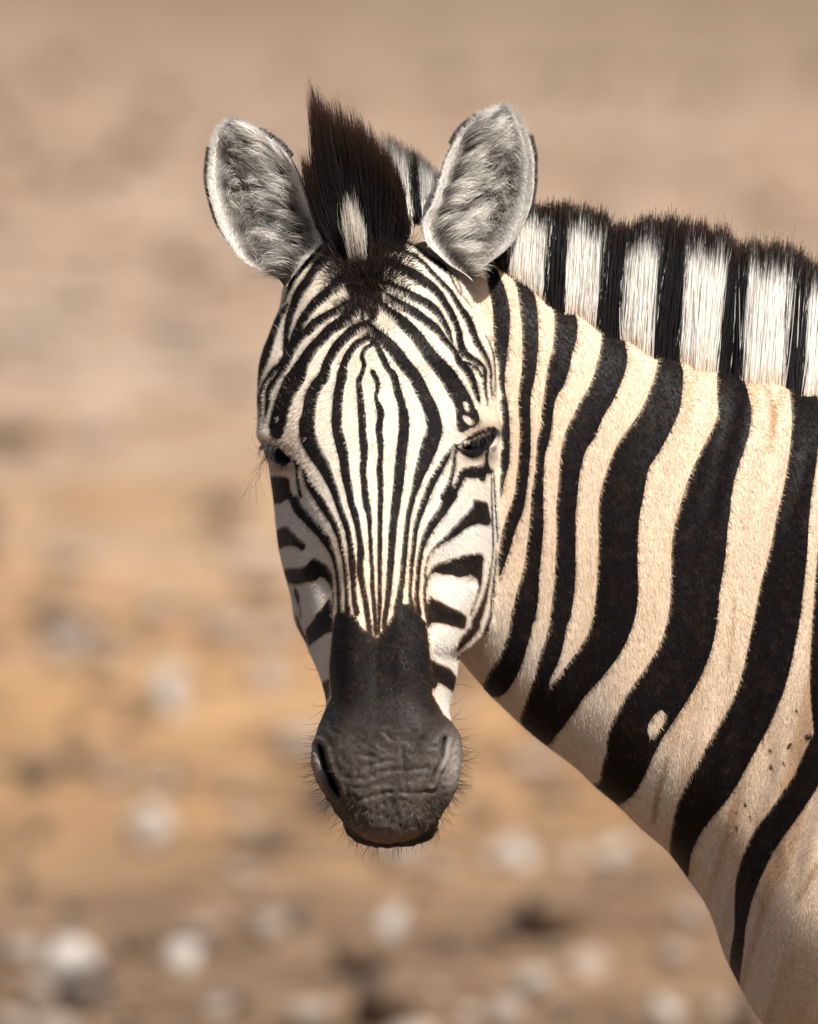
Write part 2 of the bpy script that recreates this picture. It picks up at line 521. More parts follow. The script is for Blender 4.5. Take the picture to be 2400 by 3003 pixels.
def subdivide(V, Q, sel, attrs):
    """split the chosen quads in four; attrs are averaged on the new points"""
    q = Q[sel]
    e = np.stack([q, np.roll(q, -1, 1)], -1).reshape(-1, 2)
    es = np.sort(e, 1)
    key = es[:, 0].astype(np.int64) * len(V) + es[:, 1]
    uq, inv = np.unique(key, return_inverse=True)
    a, b = uq // len(V), uq % len(V)
    n0 = len(V); n1 = n0 + len(uq)
    Vn = np.vstack([V, (V[a]+V[b])/2, V[q].mean(1)])
    out = [np.concatenate([x, (x[a]+x[b])/2, x[q].mean(1)]) for x in attrs]
    m = (inv + n0).reshape(-1, 4)
    cf = n1 + np.arange(len(q))
    new = [np.stack([q[:, i], m[:, i], cf, m[:, i-1]], 1) for i in range(4)]
    return Vn, np.vstack([Q[~sel]] + new), out

mp = M(V)
fc = mp[Q4].mean(1)
sel = (fc[:, 0] < 2520) & (fc[:, 2] > -560) & (fc[:, 1] < 3250) & (fc[:, 1] > 560)
V, Q4, (isH,) = subdivide(V, Q4, sel, [isH])
fc = M(V)[Q4].mean(1); hq = isH[Q4].mean(1)
sel = (hq > 0.3) & (fc[:, 2] > -480) & (fc[:, 0] < 1520)
V, Q4, (isH,) = subdivide(V, Q4, sel, [isH])
e_used = np.zeros(len(V)); np.add.at(e_used, Q4.ravel(), 1)
V = smooth(V, Q4, 3, 0.5, (e_used >= 4).astype(float))

# ---------------------------------------------------------------- stripe drawing tools
CR = {'A': (700, 700), 'B': (1100, 700), 'C': (700, 1100), 'E': (1100, 1100), 'F': (780, 1450), 'G': (1100, 1450), 'H': (800, 1800), 'I': (1100, 1800)}
CR = {k: (*v, 400/1723) for k, v in CR.items()}
CR.update({'a': (1350, 700, 600/1723), 'b': (1300, 1250, 600/1723), 'c': (1800, 1100, 600/1723), 'd': (1300, 1800, 600/1723), 'e': (1800, 1650, 600/1723), 'f': (1800, 2200, 600/1611), 's': (0, 0, 1.0), 'm': (860, 2050, 560/1723)})
def rd(txt):
    """'A 10,20,5 30,40,6 B ...' -> points in measured units"""
    out, c = [], (0, 0, 1.0)
    for w in txt.split():
        if w in CR: c = CR[w]; continue
        t = [float(z) for z in w.split(',')]
        out.append([c[0]+t[0]*c[2], c[1]+t[1]*c[2]] + [z*c[2] for z in t[2:]])
    return np.array(out)

def stroke_sd(P, s, out, sub=3, margin=30):
    s = catmull(s, sub) if len(s) > 2 else s
    lo = s[:, :2].min(0) - s[:, 2].max() - margin; hi = s[:, :2].max(0) + s[:, 2].max() + margin
    idx = np.where((P[:, 0] > lo[0]) & (P[:, 0] < hi[0]) & (P[:, 1] > lo[1]) & (P[:, 1] < hi[1]))[0]
    if not len(idx): return
    p = P[idx]
    best = np.full(len(idx), -1e9)
    for i in range(len(s) - 1):
        a, b = s[i], s[i+1]
        m = (p[:, 0] > min(a[0], b[0])-a[2]-margin) & (p[:, 0] < max(a[0], b[0])+a[2]+margin) & (p[:, 1] > min(a[1], b[1])-a[2]-margin) & (p[:, 1] < max(a[1], b[1])+a[2]+margin)
        if not m.any(): continue
        pm = p[m]
        d = b[:2] - a[:2]
        t = np.clip(((pm - a[:2]) @ d) / (d @ d + 1e-9), 0, 1)
        dist = np.hypot(pm[:, 0] - a[0] - t*d[0], pm[:, 1] - a[1] - t*d[1])
        best[m] = np.maximum(best[m], a[2] + t*(b[2]-a[2]) - dist)
    out[idx] = np.maximum(out[idx], best)

def poly_sd(P, s, out, margin=30, smooth_=True):
    s = s[:, :2]
    if smooth_: s = catmull(s, 2, True)
    lo = s.min(0) - margin; hi = s.max(0) + margin
    idx = np.where((P[:, 0] > lo[0]) & (P[:, 0] < hi[0]) & (P[:, 1] > lo[1]) & (P[:, 1] < hi[1]))[0]
    if not len(idx): return
    p = P[idx]
    d = np.full(len(idx), 1e9); ins = np.zeros(len(idx), bool)
    for i in range(len(s)):
        a, b = s[i], s[(i+1) % len(s)]
        e = b - a
        t = np.clip(((p - a) @ e) / (e @ e + 1e-9), 0, 1)
        d = np.minimum(d, np.hypot(p[:, 0]-a[0]-t*e[0], p[:, 1]-a[1]-t*e[1]))
        c = (a[1] > p[:, 1]) != (b[1] > p[:, 1])
        with np.errstate(divide='ignore', invalid='ignore'):
            xi = (b[0]-a[0])*(p[:, 1]-a[1])/(b[1]-a[1]) + a[0]
        ins ^= c & (p[:, 0] < xi)
    out[idx] = np.maximum(out[idx], np.where(ins, d, -d))

HEAD_STROKES = [
 # left forehead
 'A 1180,40,35 1080,80,20 1000,170,20 920,250,30 830,340,38 750,450,38 680,560,35 630,680,22 590,780,12 550,840,8',
 'A 1330,110,60 1200,190,65 1090,260,60 1000,350,65 930,450,62 860,560,65 800,640,68 740,740,62 700,850,55 665,950,52 635,1050,48 620,1150,45 605,1250,38 600,1350,40 610,1450,50 590,1520,50 530,1600,40 440,1670,35 C 400,10,36 340,90,28 300,180,28 278,260,28 275,340,28 285,430,20 285,520,8',
 'A 620,830,15 570,920,38 510,1020,42 465,1130,50 430,1240,52 390,1360,55 350,1480,55 310,1600,55 270,1700,42 C 262,100,14 258,160,6',
 'A 1450,420,100 1290,560,80 1180,640,70 1060,740,70 960,830,65 880,930,60 810,1030,60 760,1130,55 720,1220,55 690,1310,55 660,1410,60 630,1510,55 580,1620,50 520,1710,45 C 460,80,42 410,150,45 385,220,42 380,320,38 365,420,28 350,510,14 345,570,6',
 'A 1420,830,70 1300,880,58 1180,940,55 1060,1010,60 960,1080,65 880,1160,62 800,1230,58 740,1310,50 690,1400,45',
 'A 1500,880,80 1380,1000,82 1270,1080,78 1160,1150,72 1080,1240,72 1000,1320,70 920,1410,75 860,1500,80 800,1600,85 C 740,10,115 680,100,122 620,220,112 570,340,106 540,450,106 515,560,108 495,660,104 490,730,78',
 'A 1640,1080,60 1480,1150,70 1380,1220,65 1290,1310,65 1210,1410,65 1160,1500,62 1110,1600,62 C 1080,20,75 1000,120,80 940,230,85 905,350,85 890,480,85 870,600,100 870,700,105 890,800,108 930,900,100 990,1010,95 1060,1120,88 1120,1240,75 1170,1360,62 1220,1480,55 F 920,120,45 970,260,45 1020,400,42 1050,540,40 1070,660,40 1085,780,45 1095,900,48 1100,1000,42 1110,1120,38 1115,1250,35 1130,1380,40 1150,1500,42',
 'A 1640,1250,40 1500,1330,50 1430,1400,45 1370,1500,50 1330,1600,50 C 1310,0,68 1290,100,62 1265,220,65 1255,340,68 1245,460,68 1240,580,70 1250,700,68 1280,820,72 1310,940,72 1330,1060,65 1345,1180,62 1360,1300,58 1390,1420,55 F 1080,110,48 1120,230,48 1150,350,45 1175,480,40 1190,600,42 1200,720,48 1195,840,45 1190,920,45 1200,1020,45 1220,1130,42 1240,1250,40 1265,1370,40 1280,1500,38 1300,1620,38 1315,1760,38',
 'A 1700,1330,30 1600,1400,28 1560,1500,30 1590,1600,30 C 1550,0,35 1515,90,38 1530,190,42 1540,300,45 1550,420,50 1560,540,52 1565,660,50 1570,780,52 1585,900,55 1590,1020,50 1575,1140,45 1575,1260,42 1590,1380,45 F 1270,110,48 1300,230,40 1310,350,32 1315,470,28 1325,600,30 1330,720,28 1335,840,28 1345,960,28 1345,1080,30 1350,1200,30 1360,1320,30 1370,1450,30 1380,1580,28 1388,1760,28',
 # centre and right forehead
 'E -30,-40,35 30,90,35 35,180,30 10,260,25 30,340,30 60,420,48 75,500,48 60,590,45 50,680,48 60,780,45 70,900,42 75,1020,35 60,1140,42 65,1260,42 70,1400,40 G 72,0,36 70,120,38 65,240,36 65,360,34 62,480,32 62,620,32 62,760,30 60,900,30 62,1040,28 60,1180,28 60,1320,30 58,1450,28 52,1580,25 45,1750,24',
 'B -40,1280,40 20,1350,40 70,1450,45 120,1550,45 170,1650,42 E 230,0,50 265,110,50 290,220,55 325,330,50 350,440,60 365,560,68 365,680,70 355,800,72 340,920,70 325,1040,70 315,1160,72 305,1280,70 295,1400,65 G 265,100,60 250,220,58 235,340,52 225,460,52 215,580,50 208,700,45 200,820,45 195,940,45 185,1060,42 175,1180,40 165,1300,40 150,1420,38 130,1540,35 110,1680,30',
 'B -40,1150,60 30,1210,60 130,1300,78 230,1400,85 310,1500,85 380,1600,85 E 490,0,85 560,130,85 620,260,85 680,380,88 720,500,95 745,620,100 745,720,105 710,830,110 680,920,108 640,1030,95 600,1150,85 560,1260,70 530,1370,58 G 485,0,40 460,110,40 430,230,38 410,350,36 395,470,36 385,590,36 375,710,38 365,830,38 355,950,38 345,1060,38 325,1180,40 310,1300,45 290,1440,60',
 'B 20,800,60 180,930,60 340,1050,78 520,1230,80 640,1400,85 760,1560,98 E 910,0,110 970,100,115 1030,200,118 1090,300,118 1130,400,120 1150,500,125 1130,590,108 1090,660,60',
 'E 1230,480,70 1265,560,58 1240,620,40',
 'B 20,640,40 120,700,38 250,800,60 450,900,62 640,1040,62 780,1150,55 880,1280,45 1000,1420,40 1070,1560,50 1180,1690,58 E 1240,110,50 1270,200,42 1295,280,32 1310,330,18',
 'B -20,560,60 200,610,55 400,690,55 560,770,58 700,850,58 800,950,50 870,1060,42 920,1160,36 960,1260,22 975,1320,10',
 'B -20,300,90 100,320,78 250,360,75 420,430,75 580,520,72 720,620,62 820,720,55 890,830,50 960,950,50 1020,1080,45 1060,1200,45 1080,1330,50 1130,1450,55 1230,1520,40 1330,1590,35 1390,1680,30 E 1380,100,30 1390,200,22 1410,300,15 1415,380,8',
 'B 1130,1560,14 1230,1600,25 1310,1680,26 E 1360,40,20',
 'B 150,90,30 230,120,22 400,180,28 520,240,28 620,320,30 720,430,32 820,540,34 920,640,36 1000,750,38 1070,870,42 1140,970,52 1200,1080,52 1240,1200,50 1290,1320,48 1360,1440,38 1420,1550,32 1460,1680,22 E 1460,110,18 1470,200,15 1475,300,6',
 'B 300,-60,25 340,0,25 420,60,28 520,90,30 600,170,30 700,250,35 800,320,42 880,390,40 950,470,22 1000,580,16 1060,690,12 1150,780,10 1220,880,6',
 'B 950,440,10 1020,500,14 1070,600,12 1100,690,8',
 'B 1400,1220,10 1460,1350,14 1500,1480,14 1515,1700,10 E 1510,200,10 1505,280,6',
 # dark whorl under the forelock
 'A 1600,200,140 1560,420,160 1520,600,160 1560,760,130 1640,880,110', 'A 1723,300,120 1700,700,120 1700,1000,60',
 'A 1690,900,40 1680,1050,30 1660,1180,30', 'A 1600,900,30 1560,1010,30',
 # left cheek
 'C 640,1010,14 700,1060,20 735,1130,22 740,1220,20 750,1320,20 765,1420,22 785,1520,25',
 'F 360,60,60 390,140,62 450,230,65 530,310,62 600,390,62 680,470,60 750,560,60 800,650,45 840,730,38 870,830,32 895,930,28 910,1030,28 925,1150,30 930,1270,30 935,1380,32 940,1500,35',
 'C 720,1060,8 800,1170,12 840,1240,25 880,1350,40 940,1450,50 1010,1550,55 F 700,90,58 760,190,55 820,290,50 870,390,45 910,490,38 940,590,32 960,700,28 985,800,28 1005,920,28 1015,1040,28 1020,1160,26 1025,1280,28 1030,1400,32 1040,1520,45',
 'F 430,1400,6 440,1540,8', 'H 300,20,12 360,200,18 420,330,20',
 # right cheek
 'E 1010,870,14 960,930,18 920,1010,35 870,1090,42 820,1180,45 770,1270,48 720,1360,50 680,1450,50 640,1550,45 G 620,100,48 580,210,45 545,310,40 515,420,36 500,540,34 490,660,32 475,770,32 462,880,30 455,1000,28 448,1120,25 440,1240,22 450,1340,30 460,1450,50',
 'E 1030,930,30 1010,980,25 1000,1050,22 990,1150,25 970,1250,28 945,1350,32 920,1440,50 890,1540,70 G 960,0,85 900,110,70 840,220,62 770,310,58 710,400,55 660,490,50 620,580,42 590,680,36 570,780,34 555,880,32 545,1000,30 535,1120,30 525,1240,30 530,1360,35 550,1500,45',
 'E 1425,870,25 1410,1000,25 1400,1100,30 1380,1180,70 1300,1220,80 1200,1220,75 1120,1230,60 1080,1300,50 1040,1390,48 990,1470,50 930,1550,60', 'E 1350,1270,60 1360,1300,40', 'E 1400,1200,50 1470,1200,32',
 'G 630,1000,18 640,1080,22 625,1200,22 625,1320,24 640,1430,28 660,1550,30',
 'G 1470,-300,8 1470,0,10 1480,300,16 1490,600,14 1480,800,12 1455,950,14 1430,1100,20 1400,1230,28 1370,1350,38 1320,1480,50 1260,1620,58 I 1270,150,58 1190,250,62 1120,330,55 1070,400,40 1040,450,20',
 'G 1500,-250,8 1510,0,10 1530,300,14 1545,600,14 1520,900,14 1495,1100,18 1480,1300,25 1470,1450,25 1440,1580,25 1400,1700,25 I 1410,150,28 1380,260,35 1340,330,45 1290,370,35 1200,430,14 1100,500,14 1045,545,14',
 # eyelid rims
 'E 1010,900,16 1100,860,22 1180,800,24 1280,740,30 1400,690,30 1490,670,26', 'E 1090,950,26 1180,985,30 1280,975,34 1350,940,30', 'E 1480,700,45 1450,820,30 1430,900,25',
 'C 330,900,26 420,905,26 520,930,28 600,990,26 660,1050,14', 'C 420,1060,26 500,1090,34 580,1112,36 650,1070,22', 'E 1060,930,20 1110,960,34 1200,1000,40 1300,985,40 1380,930,30',
]
HEAD_POLYS = [
 'C 425,1260 640,1290 650,1400 700,1520 780,1640 890,1723 780,1760 700,1723 660,1600 600,1560 560,1600 480,1620 380,1620 380,1300',
 'F 120,450 250,390 320,440 400,530 480,600 510,640 480,700 440,690 380,650 300,640 230,650 150,690 120,560',
 'F 220,940 310,920 400,920 520,890 560,830 620,800 680,830 760,880 820,960 850,1060 860,1180 865,1300 860,1480 845,1400 840,1240 800,1130 740,1060 690,1040 620,1090 500,1110 400,1130 310,1120 250,1060',
 'F 350,1160 400,1200 430,1300 420,1400 385,1330',
 'F 800,1310 830,1350 850,1500 850,1723 H 765,220 680,240 600,300 520,350 460,400 430,280 420,200 530,50 F 620,1560 640,1500 720,1420',
 'H 620,870 690,830 720,830 720,1030 680,1090 640,1000',
 'G 1240,60 1330,60 1420,100 1440,200 1470,320 1430,390 1330,370 1200,400 1130,440 1050,510 930,580 830,640 760,690 700,760 670,830 650,920 640,1000 620,980 640,850 680,740 740,660 830,570 920,480 1000,390 1080,300 1160,220 1230,140',
 'G 650,1050 690,970 740,890 830,850 950,810 1080,770 1200,740 1360,740 1360,900 1350,1080 1330,1180 1290,1300 1250,1420 1195,1540 1210,1430 1260,1330 1300,1170 1280,1060 1200,1010 1090,1050 980,1020 870,1010 760,985 700,1020 660,1100',
 'G 690,1270 740,1310 840,1350 950,1420 1060,1460 1150,1520 1150,1600 1130,1690 1000,1670 850,1630 720,1620 680,1680 640,1650 650,1400',
 'I 690,560 790,610 870,640 940,680 1000,750 1030,810 1010,900 980,980 900,920 800,870 780,920 730,950 700,800 690,650',
]
MUZZLE = 's 977,1838 984,1800 1000,1786 1020,1796 1045,1806 1060,1838 1090,1858 1106,1868 1124,1845 1140,1825 1158,1790 1180,1768 1200,1772 1225,1798 1249,1822 1258,1881 1262,1930 1275,2000 1267,2032 1286,2067 1302,2095 1320,2112 1420,2150 1450,2550 850,2550 850,2110 958,2074 972,2044 966,1962 974,1881'
HEAD_WHITE = ['C 495,530,14 495,560,16', 'E 1125,350,18 1145,385,30 1150,420,22', 'E 1130,530,26 1165,560,40 1190,590,36', 'E 1140,850,20 1200,860,26', 'C 850,795,8 850,800,8']
NECK_STROKES = [
 'a 240,200,40 260,260,48 300,400,65 340,550,72 350,700,72 345,850,65 345,1000,50 340,1150,38 350,1300,35 375,1450,35 b 525,100,40 525,200,38 520,300,40 500,450,20 480,600,10',
 'a 360,150,25 400,250,25 480,330,40 545,430,65 570,560,75 585,700,72 590,850,70 585,1000,65 575,1150,60 545,1300,55 540,1450,52 b 690,0,48 690,150,50 680,300,50 665,450,50 645,600,52 610,720,60 560,850,55 530,980,50 495,1120,35 478,1240,14 470,1290,4',
 'a 790,400,45 800,480,45 860,580,78 890,700,96 885,830,98 860,950,85 830,1080,92 800,1200,80 760,1320,55 735,1450,50 b 870,0,48 840,130,52 820,250,38 810,400,40 795,550,50 790,700,55 785,850,62 770,1000,65 755,1150,68 730,1300,80 705,1450,98 680,1600,98 d 670,0,98 650,130,95 615,260,95 570,390,100 510,500,108 450,590,104 410,640,60', 'd 430,600,60 330,610,25 270,570,10',
 'a 1240,640,58 1245,720,62 1280,820,90 1290,950,115 1280,1050,125 1240,1180,120 1180,1320,118 1110,1430,118 1050,1560,120 b 1170,30,125 1110,150,108 1080,280,98 1060,420,88 1050,560,85 1035,700,86 1035,850,80 1035,1000,84 1030,1150,86 1025,1300,88 1010,1450,90 985,1600,88 d 985,0,80 960,130,75 930,260,82 885,400,84 840,530,66 810,650,80 780,770,90 740,880,95',
 'c 465,-80,100 470,0,118 440,150,138 410,260,150 355,380,152 285,500,160 205,620,168 140,740,165 b 1500,600,182 1478,800,172 1475,1000,166 1470,1200,170 1467,1400,178 1440,1600,175 d 1380,200,162 1290,350,156 1190,480,148 1090,600,142 1000,720,148 920,830,148 845,950,130 860,1040,66', 'd 800,950,100 700,960,45 610,945,10',
 'c 970,-80,95 975,0,105 1000,150,130 1020,300,140 1005,420,148 955,560,160 895,700,172 845,830,182 800,980,198 770,1130,212 738,1280,224 720,1430,230 710,1580,226 e 690,200,208 675,400,206 640,600,212 580,780,214 490,950,222 400,1090,226 310,1220,228 220,1370,222 150,1520,214 d 1590,1130,190 1530,1280,186 1480,1420,160 1450,1520,90', 'd 1420,1430,100 1330,1440,40 1250,1450,14',
 'c 1515,-40,55 1530,60,60 1595,170,110 1615,300,118 1620,420,120 1605,600,120 1580,800,120 1545,1000,124 1510,1200,138 1485,1400,152 e 1460,0,165 1420,200,182 1390,400,190 1350,600,192 1310,800,194 1260,1000,190 1205,1150,186 1140,1300,186 1065,1430,190 990,1560,192 f 820,180,180 740,310,172 650,450,150 590,570,124 550,690,104 528,790,88 540,880,58 570,980,20',
 'f 1700,-140,110 1600,60,110 1520,230,104 1430,370,106 1340,500,106 1250,620,108 1170,740,108 1110,870,102 1060,1000,92 1030,1130,76 1010,1260,58 995,1400,45 975,1550,50 960,1680,50 960,1780,35 985,1880,10',
 's 2470,1130,26 2480,1200,46 2470,1400,52 2455,1600,55 2440,1800,56 2430,2000,55 2434,2160,45',
 's 2640,1110,30 2690,1300,60 2680,1600,60 2650,2000,62 2600,2400,55 2540,2700,40 2500,2850,20',
 's 2900,1100,30 2930,1300,70 2920,1700,70 2880,2200,62 2820,2700,45 2800,3000,20',
 'f 1035,425,14 1037,440,12', 'f 960,490,9 965,494,7', 'f 1075,520,10 1077,532,9', 'f 960,600,12 970,618,12', 'f 1235,120,12 1240,150,10', 'f 1335,95,10 1338,112,9', 'e 1535,1245,12 1545,1258,10', 'e 1490,1530,14 1470,1560,16', 'e 1310,1580,14 1325,1590,10', 'e 1630,1470,26 1650,1460,20',
]
NECK_WHITE = ['e 400,1270,28 370,1335,52 330,1400,44 312,1455,16']

HS = [rd(s) for s in HEAD_STROKES]; HP = [rd(s) for s in HEAD_POLYS]; HW = [rd(s) for s in HEAD_WHITE]
NS = [rd(s) for s in NECK_STROKES]; NW = [rd(s) for s in NECK_WHITE]
MZ = rd(MUZZLE)

def head_sd(P):
    out = np.full(len(P), -30.0)
    for s in HS: stroke_sd(P, s, out)
    for s in HP: poly_sd(P, s, out)
    wh = np.full(len(P), -30.0)
    for s in HW: stroke_sd(P, s, wh)
    out = np.minimum(out, -wh)
    poly_sd(P, MZ, out, smooth_=False)
    return np.clip(out, -30, 30)

def neck_sd(P, Wd):
    out = np.full(len(P), -30.0)
    for s in NS: stroke_sd(P, s, out)
    wh = np.full(len(P), -30.0)
    for s in NW: stroke_sd(P, s, wh)
    out = np.minimum(out, -wh)
    # flank: broad upright stripes; legs: level bands
    x, y = P[:, 0], P[:, 1]
    ph = (x - 3000)/230.0*np.pi + 1.1*np.sin(y/520.0) + 0.8*np.sin(x/310.0 + y/400.0)
    fl = 60*(np.sin(ph) + 0.15)
    lg = 45*(np.sin(Wd[:, 2]*52) - 0.1)
    k = sstep(0.80, 0.62, Wd[:, 2])
    body = fl*(1-k) + lg*k
    body = np.where(y > 3050, np.minimum(body, 60), body)
    kk = sstep(2990, 3060, x) + sstep(3120, 3220, y)*(x > 2000)
    kk = np.clip(kk, 0, 1)
    return np.clip(out*(1-kk) + body*kk, -30, 30)

def coat(P3, Wd, hw):
    """stripe distance, light colour, dark colour for points with measured position P3, metres Wd, head weight hw"""
    n = len(P3); xy = P3[:, :2]
    sd = np.full(n, -30.0)
    h = hw > 0.5
    sd[h] = head_sd(xy[h]); sd[~h] = neck_sd(xy[~h], Wd[~h])
    x, y = xy[:, 0], xy[:, 1]
    nz = vnoise(np.column_stack([x/90, y/140, 0*x]), 1)
    nz2 = vnoise(np.column_stack([x/30, y/60, 0*x]), 2)
    light = np.empty((n, 3)); dark = np.empty((n, 3))
    light[:] = (0.65, 0.508, 0.372)
    # neck: warm on top, greyer chalky belly line; brown shadow streaks
    throat = np.interp(x, [1351, 1518, 1672, 1811, 1964, 2062, 2145, 2285], [1936, 2117, 2243, 2354, 2507, 2633, 2828, 3003])
    lowk = sstep(460, 120, throat - y)
    light = light*(1-lowk[:, None]*0.75) + np.array((0.60, 0.535, 0.46))*lowk[:, None]*0.75
    streak = sstep(0.52, 0.8, vnoise(np.column_stack([(x + 0.28*y)/34, y/420, 0*x]), 4)) * sstep(1850, 2150, x)
    light = light*(1 - 0.30*streak[:, None]*np.array((0.55, 0.9, 1.2)))
    br = np.full(n, -30.0)
    for s in ('c 1250,20,10 1300,140,22 1335,300,26 1345,450,26 1320,640,14', 'f 1640,860,18 1560,980,26 1500,1090,24 1440,1170,12', 'f 420,60,14 400,160,20 360,280,26 330,420,24 310,560,18', 'e 1010,300,14 1000,600,16 960,900,14'):
        stroke_sd(xy, rd(s), br)
    brk = sstep(-8, 8, br)*(0.45 + 0.5*nz2)
    light = light*(1-brk[:, None]) + light*np.array((0.52, 0.40, 0.30))*brk[:, None]
    # face: whiter
    fw = np.array((0.72, 0.652, 0.558))
    face = fw*(1-0.16*nz[:, None]*np.array((0.3, 0.7, 1.2)))
    cheek = sstep(1380, 1520, y)*sstep(120, 200, np.abs(x - 1104))
    face = face*(1-cheek[:, None]) + np.array((0.64, 0.60, 0.54))*cheek[:, None]
    light[h] = face[h]
    # eyelids: grey-brown tint, with the brow's shadow darkened into it
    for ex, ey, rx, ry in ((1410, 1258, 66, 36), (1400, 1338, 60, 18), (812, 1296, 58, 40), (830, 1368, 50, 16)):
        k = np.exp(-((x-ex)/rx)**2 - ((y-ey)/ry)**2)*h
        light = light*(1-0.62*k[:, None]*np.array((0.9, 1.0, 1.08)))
    dark[:] = (0.0068, 0.0052, 0.0050)
    brown = sstep(0.45, 0.9, vnoise(np.column_stack([x/16, y/16, 0*x]), 5))
    dark = dark + (np.array((0.014, 0.007, 0.004))*(brown*0.7)[:, None])
    wh = np.exp(-((x-1085)/70)**2 - ((y-880)/90)**2)*h
    dark = dark + wh[:, None]*np.array((0.006, 0.002, 0.001))
    mz = sstep(1960, 2330, y)*h
    skin = np.array((0.054, 0.043, 0.036))*(0.15 + 0.7*vnoise(np.column_stack([x/34, y/34, 0*x]), 6) + 0.55*vnoise(np.column_stack([x/11, y/11, 0*x]), 7) + 0.55*vnoise(np.column_stack([x/5.5, y/5.5, 0*x]), 17))[:, None]
    dark = dark*(1-mz[:, None]) + skin*mz[:, None]
    wing = (np.exp(-((x-922)/24)**2 - ((y-2250)/72)**2) + np.exp(-((x-1330)/34)**2 - ((y-2240)/75)**2))*h  # nostril wings: grey skin, lightened further as a painted sunlit sheen
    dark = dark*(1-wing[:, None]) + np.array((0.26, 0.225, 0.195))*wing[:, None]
    lipk = sstep(2415, 2455, y)*h*(P3[:, 2] > 205)
    dark = dark*(1-0.7*lipk[:, None]) + np.array((0.17, 0.125, 0.092))*0.7*lipk[:, None]
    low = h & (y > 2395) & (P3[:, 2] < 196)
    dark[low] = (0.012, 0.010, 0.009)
    # rusty fringe where black meets white low on the face
    fr_ = h*sstep(1560, 1760, y)*np.exp(-(np.maximum(sd, 0)/5.0))*(sd > -9)*(0.35 + 0.65*nz2)
    dark = dark + fr_[:, None]*np.array((0.075, 0.030, 0.012))*0.8
    fl_ = (h*0.55*sstep(1500, 1720, y) + (1-h)*0.25)*np.exp(-(np.maximum(-sd, 0)/6.0))
    light = light*(1 - fl_[:, None]*np.array((0.12, 0.33, 0.55)))
    return sd, light, dark

# ---------------------------------------------------------------- facial features on the skin
tris = np.vstack([Q4[:, [0, 1, 2]], Q4[:, [0, 2, 3]], T3]) if len(T3) else np.vstack([Q4[:, [0, 1, 2]], Q4[:, [0, 2, 3]]])
VN = normals_of(V, tris)
mp = M(V)
hi = np.where((isH > 0.5) & (mp[:, 2] > -330))[0]
P = mp[hi, :2]
disp = np.zeros(len(hi)); dwm = np.zeros(len(hi))
def gb(x, y, rx, ry, a, rot=0.0):
    dx, dy = P[:, 0]-x, P[:, 1]-y
    c, s = math.cos(rot), math.sin(rot)
    return a*np.exp(-((dx*c+dy*s)/rx)**2 - ((-dx*s+dy*c)/ry)**2)
# brows, orbit, temple hollows, cheek ridges, nostril bulges
disp += gb(1415, 1255, 60, 24, 17, -.3) + gb(802, 1285, 46, 22, 14, .4)
disp += gb(1360, 1010, 40, 60, -9) + gb(850, 1010, 34, 60, -8)
disp += gb(1330, 1420, 50, 60, -7) + gb(880, 1440, 40, 60, -6)
disp += gb(1104, 1850, 16, 260, -3.5) + gb(1035, 1820, 22, 240, 3) + gb(1175, 1820, 22, 240, 3)
disp += gb(1105, 1000, 30, 150, 4)
disp += gb(985, 2150, 34, 40, 7) + gb(1240, 2150, 40, 40, 6) + gb(955, 2160, 26, 34, 6)
disp += gb(1386, 1706, 16, 16, -10)
disp += gb(1060, 2330, 46, 40, 5) + gb(1205, 2330, 46, 40, 5) + gb(1120, 2420, 80, 26, 4)
for s, d, w in (('s 1300,1440,10 1330,1560,10 1345,1700,10 1320,1840,8', 6, 22), ('s 860,1480,8 880,1600,8 925,1715,8 945,1810,8', 6, 16)):
    t = np.full(len(P), -60.0); stroke_sd(P, rd(s), t, margin=60)
    disp += d*sstep(-w*1.6, 4, t)
# muzzle wrinkles
for s in ('s 1088,2246,2 1110,2238,2.5 1150,2230,2', 's 1010,2280,1.5 1060,2284,2.5 1085,2280,3 1110,2266,3 1150,2259,3 1200,2258,2 1250,2252,1.5', 's 1040,2346,2 1075,2340,2.5 1110,2330,2.5 1160,2324,2.5 1220,2326,2 1275,2320,2',
          's 1147,2325,3 1152,2360,4 1163,2392,3', 's 1122,2325,2 1124,2360,2', 's 1180,2200,1 1186,2270,2 1190,2325,2', 's 1245,2170,2 1262,2190,2', 's 968,2110,3 975,2135,4 986,2150,3', 's 1065,2215,1.5 1095,2218,1.5', 's 1040,2310,1.5 1075,2312,2', 's 1130,2150,1 1150,2170,1'):
    t = np.full(len(P), -30.0); stroke_sd(P, rd(s), t)
    disp -= 2.6*sstep(-8, 3, t)
    disp += 1.2*np.exp(-((t+13)/7)**2)
mzk = sstep(2080, 2220, P[:, 1])
disp += mzk*3.2*(vnoise(np.column_stack([P/26, 0*P[:, 0]]), 8)-0.5)*2 + mzk*1.7*(vnoise(np.column_stack([P/11, 0*P[:, 0]]), 9)-0.5)*2
disp += 3*(vnoise(np.column_stack([P/70, 0*P[:, 0]]), 3)-0.5)*2
# nostrils
NOST = [(rd('m 215,405 255,400 295,445 312,560 350,680 400,745 432,850 430,895 385,865 305,735 262,610 232,505'), 58.0), (rd('m 1330,385 1355,345 1392,352 1372,440 1358,530 1310,610 1278,700 1252,770 1238,760 1262,670 1305,575 1325,480'), 40.0)]
nost = np.full(len(P), -30.0)
for s, dp in NOST:
    t = np.full(len(P), -30.0); poly_sd(P, s, t)
    dwm -= dp*sstep(-3, 16, t)
    disp += 6*np.exp(-((t+9)/7)**2)
    nost = np.maximum(nost, t)
